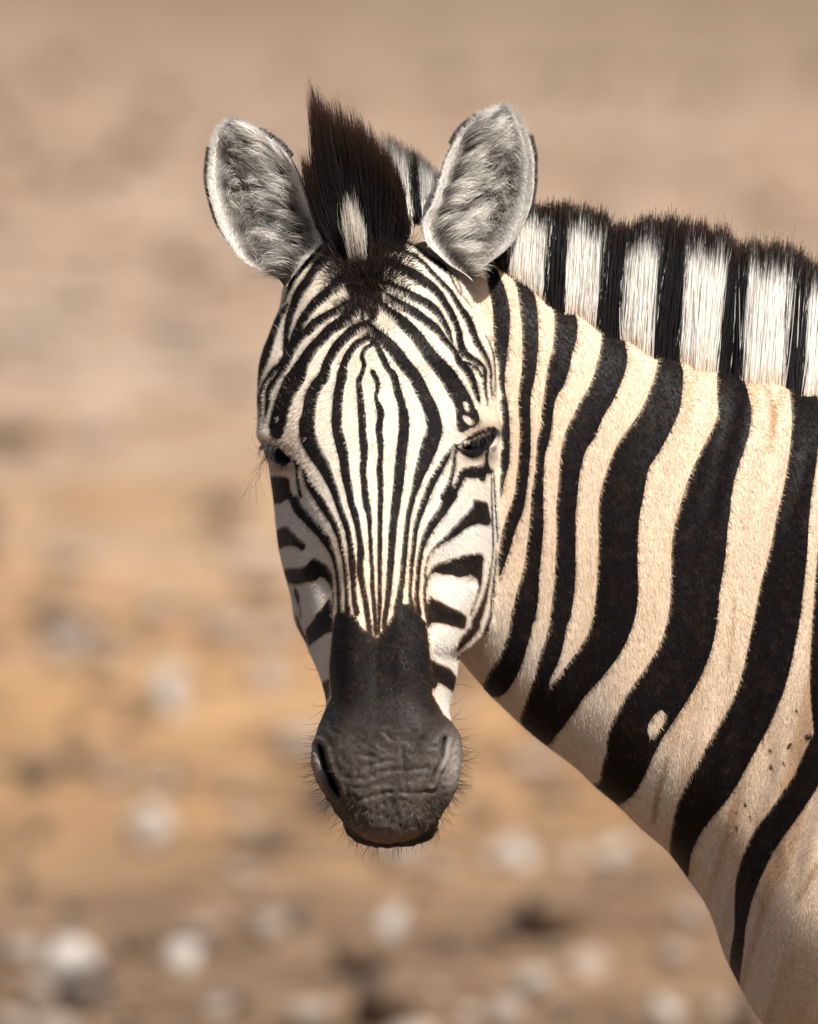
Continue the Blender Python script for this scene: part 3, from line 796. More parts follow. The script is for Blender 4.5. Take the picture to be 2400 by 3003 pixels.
# eye openings
EYES = [rd('s 1354,1310 1375,1300 1400,1288 1428,1276 1445,1272 1441,1292 1424,1311 1398,1321 1372,1319'), rd('s 782,1317 803,1314 827,1323 845,1342 849,1352 835,1358 813,1353 796,1343')]
eye = np.full(len(P), -30.0)
for s in EYES:
    t = np.full(len(P), -30.0); poly_sd(P, s, t)
    disp -= 42*sstep(-2, 12, t)
    disp += (4 + 6*(P[:, 1] < 1312))*np.exp(-((t+9)/7)**2)
    eye = np.maximum(eye, t)
newp = V[hi] + VN[hi]*(disp*S)[:, None] - FWD*(dwm*S)[:, None]
V[hi] = newp
nostv = np.full(len(V), -30.0); nostv[hi] = nost
eyev = np.full(len(V), -30.0); eyev[hi] = eye

# shoulder blade, neck muscle and skin folds
ni = np.where((isH < 0.5) & (mp[:, 0] > 1420) & (mp[:, 0] < 3300))[0]
P = mp[ni, :2]
nd = gb(2420, 2700, 150, 260, 34, .4) + gb(2120, 2560, 60, 220, -18, -.35) + gb(1900, 1750, 120, 420, 14, .35) + gb(1560, 1750, 60, 250, -10, .2)
nd += 11*(vnoise(np.column_stack([(P[:, 0]+0.3*P[:, 1])/120, P[:, 1]/380, 0*P[:, 0]]), 11)-0.5)*2
fold = np.sin((P[:, 0] + 0.22*P[:, 1])/13.0 + 3*vnoise(np.column_stack([P/150, 0*P[:, 0]]), 12))
nd += 2.6*fold*sstep(1850, 2150, P[:, 0])*sstep(0.4, 0.75, vnoise(np.column_stack([P/240, 0*P[:, 0]]), 13))
V[ni] += VN[ni]*(nd*S)[:, None]
VN = normals_of(V, tris)
MP = M(V)
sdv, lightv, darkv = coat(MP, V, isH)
kn = sstep(-1, 10, nostv)[:, None]
darkv = darkv*(1-kn) + np.array((0.006, 0.005, 0.005))*kn
ke = sstep(-3, 3, eyev)
darkv = darkv*(1-ke[:, None]) + np.array((0.008, 0.006, 0.006))*ke[:, None]
sdv = np.maximum(sdv, np.where(eyev > -5, eyev+4, -30))

near = np.where((fc_ := M(V[Q4].mean(1)))[:, 0] < 2700)[0]
nb = Q4[near]
skin_bvh = BVHTree.FromPolygons([tuple(x) for x in V], [tuple(int(i) for i in x) for x in nb])
def hit(x, y, default=-300.0):
    """front surface w at a measured x,y"""
    d = Vector(W(np.array([x, y, 0.0])) - CAM).normalized()
    loc, nr, i, dist = skin_bvh.ray_cast(Vector(CAM), d)
    return (M(np.array(loc))[2] if loc is not None else default), (np.array(nr) if loc is not None else None)

# ---------------------------------------------------------------- ears (thin cupped shells, part of the body mesh)
EARS = [
 dict(l=[(361, 676), (366, 664), (380, 648), (398, 635), (459, 619), (528, 613), (598, 625), (668, 647), (723, 679), (768, 716), (790, 758), (807, 800), (825, 824), (842, 836)],
      r=[(361, 690), (366, 712), (384, 747), (400, 775), (431, 817), (456, 839), (514, 872), (570, 895), (626, 926), (668, 946), (701, 950), (735, 922), (770, 892), (810, 860), (842, 840)], sgn=-1, w=(-300, -165), fold=0.62),
 dict(l=[(319, 1466), (324, 1448), (335, 1425), (355, 1395), (389, 1356), (425, 1334), (469, 1311), (517, 1297), (553, 1286), (608, 1267), (636, 1250), (664, 1241), (706, 1249), (748, 1286), (781, 1325), (806, 1366), (824, 1386)],
      r=[(319, 1480), (324, 1495), (333, 1506), (364, 1529), (419, 1551), (475, 1562), (531, 1562), (586, 1556), (636, 1542), (684, 1520), (725, 1492), (759, 1451), (784, 1416), (806, 1398), (824, 1392)], sgn=1, w=(-320, -195), fold=-0.55),
]
ear_blocks = []
for E in EARS:
    L, R_ = np.array(E['l'], float), np.array(E['r'], float)
    y0, y1 = L[0, 0], L[-1, 0]
    nv, nu = 110, 70
    vv = y0 + (y1-y0)*(np.linspace(0, 1, nv)**1.5)
    u = np.linspace(-1, 1, nu)
    front = np.zeros((nv, nu, 3)); back = np.zeros((nv, nu, 3))
    for i, y in enumerate(vv):
        a, b = np.interp(y, L[:, 0], L[:, 1]), np.interp(y, R_[:, 0], R_[:, 1])
        a = pchip(L[:, 0], L[:, 1], y); b = pchip(R_[:, 0], R_[:, 1], y)
        t = (y-y0)/(y1-y0)
        wc = E['w'][0]*(1-t) + E['w'][1]*t - 60*sstep(.82, 1, t)
        cup = 80*sstep(0, .5, t)*(1-0.5*sstep(.62, 1, t)) + 14
        x = (a+b)/2 + (b-a)/2*u
        wgt = (1-np.abs(u)**2.2)
        skew = 26*E['sgn']*u*(-1)          # outer edge a little further back
        w = wc - cup*wgt + skew
        fold = 14*np.exp(-((u-E['fold'])/0.12)**2)*sstep(.3, .6, t)
        front[i] = np.column_stack([x, np.full(nu, y), w + fold])
        xb = x + u*np.abs(u)**6*(9*sstep(.05, .2, t)*(1-sstep(.6, .9, t)))
        back[i] = np.column_stack([xb, np.full(nu, y - 2), w - 20 - 10*wgt*sstep(0, .15, t)])
    vtx = np.vstack([front.reshape(-1, 3), back.reshape(-1, 3)])
    ii, jj = np.meshgrid(np.arange(nv-1), np.arange(nu-1), indexing='ij')
    a = (ii*nu+jj).ravel(); N0 = nv*nu
    fr = np.stack([a, a+nu, a+nu+1, a+1], 1)
    bk = np.stack([a+N0, a+1+N0, a+nu+1+N0, a+nu+N0], 1)
    edges = []
    i = np.arange(nv-1)
    edges.append(np.stack([i*nu, i*nu+N0, (i+1)*nu+N0, (i+1)*nu], 1))
    edges.append(np.stack([i*nu+nu-1, (i+1)*nu+nu-1, (i+1)*nu+nu-1+N0, i*nu+nu-1+N0], 1))
    j = np.arange(nu-1)
    edges.append(np.stack([j, j+1, j+1+N0, j+N0], 1))
    Wv = W(vtx)
    T = np.vstack([fr, bk] + edges)
    # colours
    U = np.tile(np.tile(u, nv), 2); TT = np.tile(np.repeat((vv-y0)/(y1-y0), nu), 2)
    isb = np.arange(len(vtx)) >= N0
    rim = np.maximum(sstep(.62, .92, np.abs(U)), sstep(.22, .06, TT))
    rim = np.maximum(rim, sstep(.80, .93, TT))
    base = np.array((0.12, 0.10, 0.085)); pale = np.array((0.55, 0.515, 0.465))
    lt = base*(1-rim[:, None]) + pale*rim[:, None]
    dk = np.tile(np.array((0.014, 0.011, 0.010)), (len(vtx), 1))
    sdE = np.full(len(vtx), -30.0)
    bb = isb & (TT > .14) & (TT < .66)
    sdE[bb] = 20.0
    lt[isb & ~bb] = (0.6, 0.55, 0.48)
    E['vv'], E['u'], E['front'], E['wrange'] = vv, u, front, (y0, y1)
    ear_blocks.append((Wv, T, sdE, lt, dk))

# ---------------------------------------------------------------- short coat hair, part of the body mesh
tri_p = V[tris]
cen = tri_p.mean(1)
cm = M(cen)
fn = np.cross(tri_p[:, 1]-tri_p[:, 0], tri_p[:, 2]-tri_p[:, 0])
ar = np.linalg.norm(fn, axis=1)/2
fn /= (2*ar[:, None] + 1e-15)
face = -(fn @ FWD)
ok = (face > -0.25) & (cm[:, 0] > 600) & (cm[:, 0] < 2560) & (cm[:, 1] < 3150) & (cm[:, 1] > 560) & (cm[:, 2] > -620)
hwt = isH[tris].mean(1)
pw = ar*ok*np.where(hwt > .5, 1 + 0.7*sstep(1950, 2250, cm[:, 1]), 1.0)*np.where(hwt > .5, 1.5, 1.0)
ev_ = np.maximum(nostv[tris].max(1), eyev[tris].max(1))
pw[ev_ > -4] = 0
NF = 560000
pick = rng.choice(len(tris), NF, p=pw/pw.sum())
r1 = np.sqrt(rng.random(NF)); r2 = rng.random(NF)
bw = np.stack([1-r1, r1*(1-r2), r1*r2], 1)
root = (tri_p[pick]*bw[:, :, None]).sum(1)
nrm = (VN[tris[pick]]*bw[:, :, None]).sum(1); nrm /= np.linalg.norm(nrm, axis=1, keepdims=True)+1e-12
rm = M(root)
ish = hwt[pick]
x, y = rm[:, 0], rm[:, 1]
# lie of the coat: up and outwards on the forehead, down the nose, back and down along the neck
up = sstep(1250, 1050, y)
fx = np.where(ish > .5, (x-1100)/260.0, 0.62)
fy = np.where(ish > .5, (1-2*up), 0.80)
tm = np.column_stack([fx + 0.35*rng.normal(size=NF), fy + 0.35*rng.normal(size=NF)])
tw = tm[:, :1]*RIGHT - tm[:, 1:]*UP
tw = tw - (tw*nrm).sum(1, keepdims=True)*nrm
tw /= np.linalg.norm(tw, axis=1, keepdims=True)+1e-12
lift = np.where(ish > .5, 0.34, 0.22) + 0.22*np.abs(rng.normal(size=NF))
dirv = tw*np.cos(lift)[:, None] + nrm*np.sin(lift)[:, None]
ln = np.where(ish > .5, 0.0034, 0.0048)*(0.6+0.8*rng.random(NF))
ln = np.where(ish > .5, ln*(1 - 0.6*sstep(1900, 2200, y)), ln)
ln = np.where((ish > .5) & (np.hypot((x-1085)/110, (y-850)/150) < 1), 0.0065, ln)
side = np.cross(dirv, nrm); side /= np.linalg.norm(side, axis=1, keepdims=True)+1e-12
wd = 0.00017*(0.7+0.7*rng.random(NF))
root = root - nrm*0.0004
fv = np.stack([root - side*wd[:, None], root + side*wd[:, None], root + dirv*ln[:, None]], 1).reshape(-1, 3)
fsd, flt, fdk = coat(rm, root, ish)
fsd = np.where(np.abs(fsd) < 30, fsd + rng.normal(size=NF)*1.5, fsd)
frn = (0.72 + 0.55*rng.random(NF))
mzf = (ish > .5)*sstep(1850, 2200, y)
frn = frn*(1-mzf) + mzf*(0.35 + 2.0*rng.random(NF)**2.2)
frn = np.where((fsd > 2) & (mzf < .5) & (rng.random(NF) < .06), 5.0, frn)  # a few black hairs brightened, glints of the coat put into colour
ft = np.arange(NF*3).reshape(-1, 3)
rep = lambda a: np.repeat(a, 3, axis=0)

allv = [V]; allq = [Q4]; allt = [T3] if len(T3) else []
sds = [sdv]; lts = [lightv]; dks = [darkv]; rns = [np.ones(len(V))]
o = len(V)
for Wv, T, a, b, c in ear_blocks:
    allv.append(Wv); allq.append(T + o); o += len(Wv)
    sds.append(a); lts.append(b); dks.append(c); rns.append(np.ones(len(Wv)))
allv.append(fv); allt.append(ft + o)
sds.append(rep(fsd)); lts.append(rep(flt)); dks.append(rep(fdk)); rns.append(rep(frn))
body = child('body', np.vstack(allv), [np.vstack(allq), np.vstack(allt)], MAT_COAT)
add_float(body.data, 'sd', np.concatenate(sds))
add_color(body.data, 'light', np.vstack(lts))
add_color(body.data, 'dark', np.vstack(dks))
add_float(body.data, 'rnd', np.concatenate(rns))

# ---------------------------------------------------------------- hair strands
def strands(name, pts, width, colr, side_mode='random', tip_w=0.12):
    """pts (N,K,3) measured, width (N,) in metres, colr (N,K,3); tapered ribbons"""
    N, K, _ = pts.shape
    p = W(pts)
    tan = np.gradient(p, axis=1); tan /= np.linalg.norm(tan, axis=2, keepdims=True)+1e-12
    rv = rng.normal(size=(N, 1, 3)) if side_mode == 'random' else np.broadcast_to(FWD, (N, 1, 3)) + 0.45*rng.normal(size=(N, 1, 3))
    sd = np.cross(tan, np.broadcast_to(rv, p.shape)); sd /= np.linalg.norm(sd, axis=2, keepdims=True)+1e-12
    tp = np.linspace(1, tip_w, K)[None, :, None]*width[:, None, None]
    v = np.stack([p - sd*tp, p + sd*tp], 2).reshape(-1, 3)
    b = (np.arange(N)*K*2)[:, None] + (np.arange(K-1)*2)[None, :]
    b = b.ravel()
    f = np.stack([b, b+1, b+3, b+2], 1)
    o = child(name, v, f, MAT_HAIR)
    add_color(o.data, 'col', np.repeat(colr.reshape(-1, 3), 2, axis=0))
    return o

def curve_pts(root, tip, K, bend):
    t = np.linspace(0, 1, K)[None, :, None]
    return root[:, None]*(1-t) + tip[:, None]*t + bend[:, None]*(t*(1-t)*4)

WHT = np.array((0.95, 0.92, 0.86)); BLK = np.array((0.012, 0.010, 0.010)); BRN = np.array((0.060, 0.026, 0.014))
# --- neck mane
N = 42000
b = rng.uniform(1440, 2960, N)
q = np.clip(rng.normal(0.45, 0.45, N), -1, 1.0)
YB = np.array([(1440, 740), (1490, 775), (1560, 835), (1640, 885), (1720, 922), (1790, 960), (1880, 1002), (1950, 1030), (2040, 1053), (2130, 1075), (2240, 1100), (2330, 1120), (2400, 1138), (2700, 1150), (2960, 1130)])
YT = np.array([(1440, 620), (1560, 606), (1640, 606), (1700, 622), (1770, 632), (1800, 665), (1840, 672), (1880, 652), (1950, 655), (2050, 672), (2110, 684), (2160, 735), (2200, 728), (2260, 728), (2330, 745), (2360, 770), (2400, 775), (2700, 860), (2960, 1020)])
yb = pchip(YB[:, 0], YB[:, 1], b); yt0 = pchip(YT[:, 0], YT[:, 1], b + 25)
ncx = pchip(NK[:, 0], NK[:, 4], b)
hmx = pchip(NK[:, 0], NK[:, 5], b)
root = np.column_stack([b, yb - 44 + 40*np.abs(q)**2, ncx + q*hmx*0.30])
front = rng.random(N) < .5                              # hairs set into the near side of the crest
ryf = yb + rng.uniform(-46, 30, N) + 8*np.sin(b/23.0)
for i in np.where(front & (b < 2560))[0]:
    wv, nr = hit(b[i], ryf[i], None)
    if wv is not None:
        root[i] = (b[i], ryf[i], wv - 2); q[i] = 1.0
lenf = np.where(rng.random(N) < .30, rng.uniform(.40, .9, N), rng.normal(.97, .05, N))
clump = (vnoise(np.column_stack([b/14, 0*b, 0*b]), 21)-.5)
stray = np.where(rng.random(N) < .05, rng.normal(0, 26, N), 0)
tipx = b + 0.085*(yb-yt0) + rng.normal(0, 8, N) + 20*(vnoise(np.column_stack([b/22, 0*b, 0*b]), 22)-.5) + stray
tip_full = np.column_stack([tipx, yt0 + 34*clump + rng.normal(0, 8, N), ncx + q*70 + rng.normal(0, 12, N)])
tip = root + (tip_full-root)*lenf[:, None]
K = 8
t = np.linspace(0, 1, K)
pts = curve_pts(root, tip, K, rng.normal(0, 3.5, (N, 3)) + np.column_stack([0*b, 0*b, 14*front]))
edges = [1440, 1493, 1594, 1655, 1753, 1821, 1914, 1991, 2106, 2170, 2301, 2355, 2430, 2505, 2590, 2650, 2760, 2820, 2960]
bj = b + np.where(rng.random(N) < .8, rng.normal(0, 4, N), rng.normal(0, 13, N))
white = (np.searchsorted(edges, bj) % 2) == 0
glob = t[None]*lenf[:, None]                            # position along the full mane height
tipk = sstep(.80, .835, glob + rng.normal(0, .03, N)[:, None] + 0.12*clump[:, None])
shade = (0.8 + 0.3*rng.random(N))[:, None, None]
rk = sstep(.16, 0.0, glob)[:, :, None]*0.75
c = np.where(white[:, None, None], WHT*(1-rk) + np.array((0.80, 0.64, 0.47))*rk, BLK*1.0)*shade
tipc = (BRN*0.14 + BRN*0.5*(sstep(.90, 1.04, glob))[:, :, None])*(0.7+0.7*rng.random(N))[:, None, None]
c = c*(1-tipk[:, :, None]) + tipc*tipk[:, :, None]
strands('mane', pts, rng.uniform(.00022, .00042, N), c, 'view', 0.35)
# a few stray pale hairs over the dark bands are inside the jitter above

# --- mane behind the ears
N = 6000
a = rng.random(N)
rx = 1150 + 330*a
ry = np.interp(rx, [1150, 1250, 1330, 1400, 1480], [650, 640, 660, 720, 770]) + rng.normal(0, 10, N)
tx = rx - 20 + 30*a + rng.normal(0, 9, N)
tyv = np.interp(tx, [1120, 1180, 1230, 1290, 1330, 1400, 1480], [392, 428, 455, 512, 545, 580, 610]) + rng.normal(0, 9, N)
lenf = np.where(rng.random(N) < .3, rng.uniform(.5, .9, N), rng.normal(.98, .04, N))
root = np.column_stack([rx, ry, -430 + rng.normal(0, 40, N)])
tip = np.column_stack([tx, tyv, -420 + rng.normal(0, 40, N)])
tip = root + (tip-root)*lenf[:, None]
pts = curve_pts(root, tip, 5, rng.normal(0, 4, (N, 3)))
glob = np.linspace(0, 1, 5)[None]*lenf[:, None]
whm = ((rx + rng.normal(0, 3, N)) < 1212) | ((rx > 1238) & (rx < 1318))
c = np.where(whm[:, None, None], WHT, BLK)*(0.75 + 0.35*rng.random(N))[:, None, None]
k = sstep(.74, .88, glob + rng.normal(0, .03, N)[:, None])[:, :, None]
c = c*(1-k) + BRN*0.5*k
strands('poll_mane', pts, rng.uniform(.00022, .0004, N), c, 'view')

# --- forelock
N = 9000
a = rng.random(N)
TA = np.array([(0, 884, 466), (.06, 898, 470), (.10, 922, 440), (.13, 918, 380), (.17, 912, 315), (.22, 914, 268), (.27, 928, 284), (.34, 955, 304), (.46, 1010, 334), (.58, 1062, 366), (.70, 1112, 414), (.80, 1153, 468), (.9, 1180, 545), (1, 1178, 640)])
rx = 1000 + 165*a + rng.normal(0, 8, N); ry = 770 - 60*rng.random(N) - 30*a
dep = rng.normal(0, 1, N)
fw_ = np.interp(ry, WF[:, 0], WF[:, 1])
root = np.column_stack([rx, ry, fw_ + 4 - 60*rng.random(N)])
lenf = np.where(rng.random(N) < .45, rng.uniform(.45, .92, N), rng.normal(.96, .06, N))
clf = vnoise(np.column_stack([a*22, dep*1.2, 0*a]), 31)-.5
tip = np.column_stack([np.interp(a, TA[:, 0], TA[:, 1]) + rng.normal(0, 9, N) + 34*clf, np.interp(a, TA[:, 0], TA[:, 2]) + rng.normal(0, 13, N) + 44*clf, -150 + 38*dep])
tip = root + (tip-root)*lenf[:, None]
nc = 150
cid = rng.integers(0, nc, N)
order = np.argsort(a); cid[order] = np.minimum((np.arange(N)*nc//N) + rng.integers(-2, 3, N), nc-1) % nc
ct = np.stack([np.bincount(cid, tip[:, j], nc)/np.maximum(np.bincount(cid, minlength=nc), 1) for j in range(3)], 1)
cr_ = np.stack([np.bincount(cid, root[:, j], nc)/np.maximum(np.bincount(cid, minlength=nc), 1) for j in range(3)], 1)
cdir = ct - cr_
ck = 0.55*np.clip((lenf-.2), 0, 1)[:, None]
tip = tip*(1-ck) + (cr_[cid] + cdir[cid]*(lenf/.85)[:, None] + np.column_stack([rng.normal(0, 4, N), rng.normal(0, 8, N), 30*dep]))*ck
bend = np.column_stack([(a-.5)*52 - 2, np.zeros(N), np.zeros(N)]) + rng.normal(0, 5, (N, 3))
pts = curve_pts(root, tip, 6, bend)
glob = np.linspace(0, 1, 6)[None]*lenf[:, None]
br = (sstep(.6, 1.05, glob)*(0.35+0.9*rng.random(N))[:, None])[:, :, None]
c = BLK*0.8*(1-br) + BRN*1.15*br
lock = strands('forelock', pts, rng.uniform(.00026, .0005, N), c, 'view')
# shorter dark hair round its base, running out into the coat
N = 2600
ax_ = 1085 + 62*rng.normal(size=N); ay_ = 790 + 50*rng.normal(size=N)
keep = (ay_ < 935) & (np.abs(ax_-1085) < 130)
ax_, ay_ = ax_[keep], ay_[keep]
rt_, tp2 = [], []
for xx, yy_ in zip(ax_, ay_):
    wv, nr = hit(xx, yy_, None)
    if wv is None or wv < -260: continue
    rt_.append((xx, yy_, wv-3))
    L_ = rng.uniform(26, 70)*(1.1 - 0.5*(yy_ > 830))
    an = (xx-1085)/110 + rng.normal(0, .35)
    dn = -1 if yy_ < 860 else rng.choice([-1, 1])
    tp2.append((xx + L_*math.sin(an), yy_ + dn*L_*math.cos(an)*.9, wv + rng.uniform(8, 26)))
rt_, tp2 = np.array(rt_), np.array(tp2)
N = len(rt_)
pts = curve_pts(rt_, tp2, 5, rng.normal(0, 4, (N, 3)) + np.array((0, 0, 5)))
c = np.ones((N, 5, 1))*(BLK + (BRN*0.5)*(rng.random(N)**2)[:, None])[:, None, :]
strands('forelock_base', pts, rng.uniform(.0002, .0004, N), c, 'view').parent = lock
# pale lock in front of it
N = 620
a = rng.random(N)
root = np.column_stack([1030 + 40*a + rng.normal(0, 4, N), 788 - 60*rng.random(N), np.full(N, 0.0)])
root[:, 2] = np.interp(root[:, 1], WF[:, 0], WF[:, 1]) - 4
tip = np.column_stack([1003 + 60*a + rng.normal(0, 7, N), np.interp(a, [0, .3, .6, 1], [606, 588, 606, 660]) + rng.normal(0, 20, N), -70 + rng.normal(0, 12, N)])
tip = root + (tip-root)*np.clip(rng.normal(.85, .15, N), .35, 1.05)[:, None]
pts = curve_pts(root, tip, 5, np.column_stack([(a-.5)*10, 0*a, 26+0*a]) + rng.normal(0, 4, (N, 3)))
c = np.ones((N, 5, 1))*np.array((0.78, 0.72, 0.63))*(0.55 + 0.6*rng.random(N))[:, None, None]
tuft = strands('forelock_tuft', pts, rng.uniform(.0002, .0004, N), c, 'view')
tuft.parent = lock
tuft['label'] = 'pale greyish lock of hair in front of the dark forelock'

# --- ear hair
for E in EARS:
    vv, u, fr = E['vv'], E['u'], E['front']
    nv, nu = len(vv), len(u)
    def at_ear(tv, uv):
        i = np.clip(np.interp(tv, (vv-vv[0])/(vv[-1]-vv[0]), np.arange(nv)), 0, nv-1.001); j = np.clip((uv+1)/2*(nu-1), 0, nu-1.001)
        i0, j0 = i.astype(int), j.astype(int); fi, fj = (i-i0)[:, None], (j-j0)[:, None]
        return (fr[i0, j0]*(1-fi)*(1-fj) + fr[i0+1, j0]*fi*(1-fj) + fr[i0, j0+1]*(1-fi)*fj + fr[i0+1, j0+1]*fi*fj)
    s = E['sgn']                                       # -1 left ear, +1 right ear; s*u = +1 at the outer edge
    # long pale hairs sweeping from the inner edge across the hollow
    NC = 170
    ctv = rng.uniform(.10, .95, NC); co = rng.uniform(-.84, .62, NC)**1.0
    clk = rng.random(NC)
    N = 5600
    ci = rng.integers(0, NC, N)
    tv = np.clip(ctv[ci] + rng.normal(0, .022, N), .05, .97); o = np.clip(co[ci] + rng.normal(0, .07, N), -.88, .78)
    rt = at_ear(tv, s*o)
    k = np.clip((co[ci] + .84)/1.46, 0, 1)
    dx = s*(74*(1-k) + 14) + (rng.normal(0, 14, NC))[ci]
    dy = -30*(1-k) - 14 + 60*(ctv[ci]-.6)*(1-k) + rng.normal(0, 20, NC)[ci]
    dz = 30 + rng.normal(0, 10, NC)[ci]
    base_c = at_ear(ctv, s*co)[ci]
    tp_ = (rt*0.35 + base_c*0.65) + np.column_stack([dx, dy, dz]) + rng.normal(0, 6, (N, 3))
    sc = rng.uniform(.55, 1.08, N)[:, None]
    tp_ = rt + (tp_-rt)*sc
    pts = curve_pts(rt, tp_, 5, np.column_stack([rng.normal(0, 5, N), rng.normal(0, 5, N) - 12, 16 + rng.normal(0, 5, N)]))
    g0 = np.linspace(0, 1, 5)[None, :, None]
    bright = (0.18 + 1.0*sstep(.12, .7, clk[ci])*(0.6 + 0.4*(1-k)) + 0.25*rng.random(N))[:, None, None]
    c = (np.array((0.09, 0.075, 0.062))*(1-g0) + np.array((0.90, 0.86, 0.79))*np.minimum(bright, 1.1)*np.minimum(g0*1.6, 1))  # dark roots paint in the occlusion deep in the hair, tips pale
    # rim fur, short and dense
    N2 = 7500
    edge = rng.random(N2)
    tv2 = rng.uniform(.0, .95, N2)
    o2 = np.where(rng.random(N2) < .6, 1, -1)*(1-.38*rng.random(N2)**1.2)
    top = rng.random(N2) < .24
    tv2 = np.where(top, .17*rng.random(N2), tv2); o2 = np.where(top, rng.uniform(-1, 1, N2), o2)
    rt2 = at_ear(tv2, s*o2)
    out = s*np.sign(o2)*np.abs(o2)
    # outer half lies inwards, rim tips just clear the edge
    d2 = np.column_stack([out*(5 + 9*rng.random(N2)) - s*np.sign(o2)*16*(np.abs(o2) < .88), -8 - 8*rng.random(N2) - 6*(tv2 < .1), 8 + 6*rng.random(N2)])
    pts2 = curve_pts(rt2, rt2 + d2 + rng.normal(0, 3, (N2, 3)), 5, rng.normal(0, 1.5, (N2, 3)))
    b2 = (0.75 + .4*rng.random(N2))*(0.62 + .38*sstep(.72, .92, np.abs(o2)))
    c2 = np.ones((N2, 5, 1))*np.array((0.88, 0.85, 0.80))*b2[:, None, None]
    # dark fringe of the back showing past the edge
    N3 = 2200
    m3 = rng.random(N3) < .62
    tv3 = np.where(m3, rng.uniform(.17, .66, N3), rng.uniform(.05, .22, N3)); o3 = np.where(m3, 1.0, -1.0)
    rt3 = at_ear(tv3, s*o3*0.99) - np.array((0, 0, 22))
    d3 = np.column_stack([s*o3*(12 + 8*rng.random(N3)), -9 - 8*rng.random(N3), -6 + 5*rng.random(N3)])
    pts3 = curve_pts(rt3, rt3 + d3, 5, rng.normal(0, 1.5, (N3, 3)))
    c3 = np.ones((N3, 5, 1))*np.array((0.016, 0.011, 0.009))*(0.7 + rng.random(N3))[:, None, None]
    strands('ear_hair', np.concatenate([pts, pts2, pts3]), np.concatenate([rng.uniform(.00016, .00030, N), rng.uniform(.00014, .00026, N2), rng.uniform(.00016, .00028, N3)]), np.concatenate([c, c2, c3]), 'view')

# ---------------------------------------------------------------- eyes
def ball(center, r, n=40, m=24):
    th = np.linspace(0, np.pi, m)[:, None]; ph = np.linspace(0, 2*np.pi, n, endpoint=False)[None, :]
    rows = np.stack([np.sin(th)*np.cos(ph), np.sin(th)*np.sin(ph), np.cos(th)*np.ones_like(ph)], -1)*r + center
    return loft(rows[1:-1])
for (ex, ey, wx, r) in ((1400, 1298, -244, 58), (836, 1336, -236, 50)):
    v, f = ball(W(np.array([ex, ey, wx], float)), r*S)
    child('eye', v, f, MAT_EYE)

# ---------------------------------------------------------------- lashes and whiskers
def loose(name, lines, width=.00016, colr=(0.02, 0.012, 0.008)):
    P_ = np.array(lines)
    N = len(P_)
    c = np.ones((N, P_.shape[1], 1))*np.array(colr)*(0.6+0.8*rng.random(N))[:, None, None]
    o = strands(name, P_, np.full(N, width), c, 'view')
    o['kind'] = 'stuff'
    return o
def hair_line(x, y, tx, ty_, w, tw, bx=0, by=0, K=8):
    t = np.linspace(0, 1, K)
    return np.column_stack([x+(tx-x)*t + bx*4*t*(1-t), y+(ty_-y)*t + by*4*t*(1-t), w+(tw-w)*t])
L = []
for i in range(70):
    k = rng.random(); x = 1372 + 82*k; y = 1284 - 30*k + rng.normal(0, 2)
    w = hit(x, y-10, -200)[0]
    L.append(hair_line(x, y, x + 8 + 18*k + rng.normal(0, 4), y + 30 + 16*rng.random(), w+6, w+30, 6, -4))
for i in range(60):
    k = rng.random(); x = 770 + 40*k; y = 1300 + 12*k + rng.normal(0, 2)
    w = hit(x+12, y, -200)[0]
    L.append(hair_line(x, y, x - 14*(1-k) + rng.normal(0, 5), y + 34 + 18*rng.random(), w+4, w+26, -5, 0))
loose('eyelashes', L, .00022, (0.012, 0.009, 0.008))
L = []
for (tx, ty_, bx, by) in ((680, 1505, -10, 20), (714, 1398, -6, 8), (700, 1432, 8, -14), (716, 1480, -26, 4), (738, 1500, -30, -6), (768, 1500, -34, 10), (795, 1478, -40, -6), (760, 1530, -24, -10), (690, 1470, 20, 12), (800, 1430, -16, 20), (745, 1360, -14, -10), (735, 1292, -30, 20), (742, 1250, -22, 20)):
    L.append(hair_line(788 + rng.normal(0, 4), 1330 + rng.normal(0, 8), tx, ty_, -200, -190 + rng.normal(0, 20), bx*.8, by*.8, 8))
for i in range(9):
    x = 765 + rng.normal(0, 3); y = 1180 + 100*rng.random()
    L.append(hair_line(x, y, x - 14 - 12*rng.random(), y - 10 + 20*rng.random(), -200, -200, 0, 5))
def xo(tab, y): return pchip(tab[:, 0], tab[:, 1], y)
for i in range(150):                       # left side of the muzzle
    y = 2150 + 290*rng.random()**.8
    x = xo(XL, y) + 8
    w = 150
    ln = 26 + 42*rng.random(); an = math.radians(188 - 62*(y-2150)/290 + rng.normal(0, 20))
    L.append(hair_line(x, y, x + ln*math.cos(an), y + ln*abs(math.sin(an))*(1 if y > 2200 else rng.normal(.4, .5)), w, w+20*rng.normal(), rng.normal(0, 8), rng.normal(0, 6)))
for i in range(170):                       # right side
    y = 2160 + 260*rng.random()
    x = xo(XR, y) - 8
    ln = 24 + 44*rng.random(); an = math.radians(-5 + 62*(y-2160)/260 + rng.normal(0, 24))
    L.append(hair_line(x, y, x + ln*math.cos(an), y + ln*math.sin(an), 150, 150+20*rng.normal(), rng.normal(0, 8), rng.normal(0, 6)))
for i in range(110):                       # chin
    x = 1010 + 280*rng.random()
    y = np.interp(x, [1010, 1050, 1087, 1130, 1180, 1240, 1290], [2428, 2466, 2478, 2480, 2474, 2462, 2426])
    L.append(hair_line(x, y, x + rng.normal(0, 14) + (x-1150)*.08, y + 24 + 34*rng.random(), 120, 120+20*rng.normal(), rng.normal(0, 6), 0))
